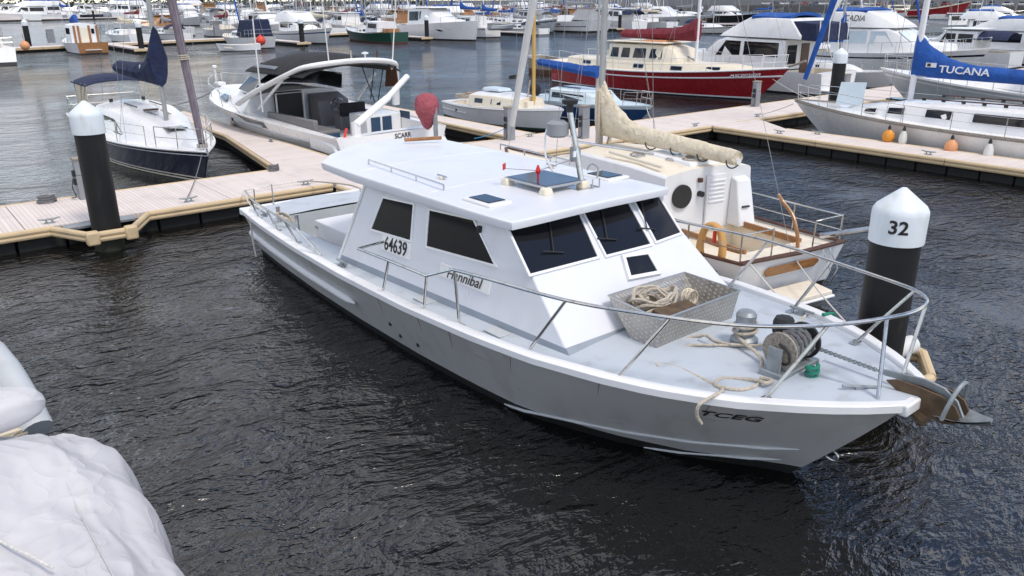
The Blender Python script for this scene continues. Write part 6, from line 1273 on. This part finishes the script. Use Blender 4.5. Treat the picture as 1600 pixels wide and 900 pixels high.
for x, y, r_, k in ((44, 138, 100, 7), (45, 186, 200, 5), (52, 190, 200, 2), (33, 276, 90, 4), (44, 276, 5, 2), (52, 281, 95, 4), (63, 284, 5, 3), (70, 286, 5, 9), (78, 290, 95, 2), (88, 292, 5, 1), (96, 296, 5, 6), (38, 283, 5, 8), (57, 287, 5, 0), (24, 274, 5, 9), (84, 300, 100, 4), (58, 205, 190, 6), (104, 292, 90, 8), (28, 300, 80, 2), (40, 305, 90, 4), (50, 310, 90, 2), (62, 315, 100, 4), (74, 318, 90, 9), (86, 322, 90, 4), (98, 325, 90, 2), (110, 322, 95, 4), (122, 315, 90, 9), (136, 310, 90, 4), (60, 240, 190, 8), (75, 245, 190, 4)): put(x, y, r_, k)
for x, y, r_, k in ((84.8, 98, 0, 1), (109.5, 101, 0, 6), (115, 102.5, 180, 0), (120.5, 103, 0, 8), (69.2, 112, 180, 3), (79, 112, 180, 0), (31, 118, 0, 8), (37, 119, 0, 1), (70, 25.5, 0, 6), (66, 34.5, 180, 1), (54, 6, 0, 0), (61, 5, 0, 8), (68, 6.5, 0, 9), (76, 24, 0, 4), (83, 38, 180, 5), (95, 42, 205, 2), (88, 20, 0, 1), (100, 22, 0, 8), (112, 50, 205, 4), (132, 62, 205, 9), (118, 30, 180, 0), (140, 40, 205, 2), (150, 66, 205, 6), (170, 72, 205, 4), (168, 95, 190, 3), (185, 105, 200, 2), (160, 52, 200, 5), (196, 84, 205, 9), (180, 130, 190, 0), (200, 118, 205, 1), (125, 75, 190, 8), (145, 84, 190, 5), (108, 80, 180, 1), (93, 62, 185, 3)): put(x, y, r_, k)
for i, (x, y, rot, k) in enumerate(spots):
    k = rr.randrange(len(protos)) if k is None else k
    p0 = protos[k]
    if k in used: o = copy_tree(p0)
    else: o = p0; used.add(k)
    L_ = 11; o.rotation_euler.z = R(rot + rr.uniform(-3, 3))
    if rot in (180, 182): y += L_
    o.location = (x, y, 0); q_ = 1.55 if y > 255 and x < 130 else rr.uniform(1.05, 1.25) if y > 100 else 1.0; o.scale = (q_, q_, q_)
# ---------------------------------------------------------------- wharf, road, cars and planting on the far shore
SH = [(-200, 395), (60, 372), (215, 330), (300, 215), (285, 120), (262, 40), (240, -80)]
m = MB(); tp = 2.4
for (xa, ya), (xb, yb_) in zip(SH, SH[1:]): m.add([(xa, ya, -1), (xb, yb_, -1), (xb, yb_, tp), (xa, ya, tp)], [(0, 1, 2, 3)])
m.build('quay_wall', 'concrete', None, smooth=0); q = bpy.data.objects['quay_wall']; tag(q, 'grey concrete quay wall along the far shore', kind='structure')
m = MB().add([(x, y, tp) for x, y in SH] + [(2400, -80, tp), (2400, 2400, tp), (-1400, 2400, tp), (-1400, 395, tp)], [tuple(range(len(SH) + 4))])
tag(m.build('shore_ground', 'asphalt', None, smooth=0), 'dark paved ground behind the far quay', kind='structure')
for i in range(26):
    (xa, ya), (xb, yb_) = ((300, 215), (262, 40)); t = i / 25; x, y = lerp(xa, xb, t) - 1.2, lerp(ya, yb_, t)
    if i % 2 == 0: o = T('wharf_pile', 'weathered timber pile under the far wharf edge', 'pile', (x, y, 0), group='timber wharf piles'); MB().lathe([(.3, -1), (.28, 2.9)], 10).build('shaft', 'weathered_wood', o); MB().lathe([(.31, 2.9), (.31, 3.0)], 10).build('top', 'concrete', o)
def car(idx):
    o = T('parked_car', ['silver', 'black', 'white', 'dark grey', 'red', 'blue'][idx] + ' parked car on the far wharf', 'car', group='cars parked on the far wharf'); mt = 'car_paint_%d' % idx
    prof = [(-2.2, .35), (-2.2, .85), (-1.9, .98), (1.0, 1.0), (2.0, .88), (2.2, .6), (2.2, .35)]
    m = MB(); k = len(prof); m.add([(s * .88, y, z) for s in (-1, 1) for y, z in prof], [tuple(range(k)), tuple(range(k, 2 * k))[::-1]] + [(i, k + i, k + (i + 1) % k, (i + 1) % k) for i in range(k)]); m.build('body', mt, o, bevel=.08)
    cb = MB().hexa([(-.82, -2.0, .97), (.82, -2.0, .97), (.82, 1.1, .97), (-.82, 1.1, .97), (-.66, -1.55, 1.5), (.66, -1.55, 1.5), (.66, .35, 1.5), (-.66, .35, 1.5)]).build('cabin', 'dark_glass', o, bevel=.05); MB().box((0, -.6, 1.52), (1.3, 1.85, .05)).build('roof', mt, cb, bevel=.02)
    for y in (-1.35, 1.4):
        for s in (-1, 1): w_ = MB().lathe([(.33, -.1), (.33, .1)], 16, (s * .82, y, .33), 'x').build('wheel', 'tyre', o); MB().lathe([(.2, -.11), (.2, .11)], 12, (s * .83, y, .33), 'x').build('rim', 'aluminium', w_)
    for s in (-.6, .6): MB().box((s, 2.2, .72), (.35, .06, .14)).build('headlight', 'white_gelcoat', o)
    return o
cars = [car(i) for i in range(6)]; cu = set()
for i in range(34):
    t = i / 33; k = rr.randrange(6) if i > 5 else i; x, y = lerp(304, 266, t) + rr.uniform(2.5, 3.5), lerp(212, 42, t)
    o = cars[k] if k not in cu else copy_tree(cars[k]); cu.add(k); o.location = (x, y, tp); o.rotation_euler.z = R(90 + rr.uniform(-4, 4) + (180 if rr.random() < .4 else 0))
hm = MB(); r5 = random.Random(5)
for (xa, ya), (xb, yb_) in (((-160, 400), (60, 380)), ((60, 380), (222, 338))):
    n = 170
    for i in range(n * 14):
        t = r5.random(); cx, cy = lerp(xa, xb, t), lerp(ya, yb_, t) + r5.uniform(1, 7); cz = tp + r5.uniform(0, 4.2); s = r5.uniform(.3, .8); a = r5.uniform(0, 6.3); tl = r5.uniform(-.6, .6)
        hm.add([(cx + s * math.cos(a), cy + s * math.sin(a), cz - s * .5), (cx - s * math.cos(a), cy - s * math.sin(a), cz - s * .4), (cx + tl, cy - .3, cz + s)], [(0, 1, 2)])
tag(hm.build('hedge', 'hedge', None, smooth=0), 'green hedge massed along the far shore', 'hedge', kind='stuff')
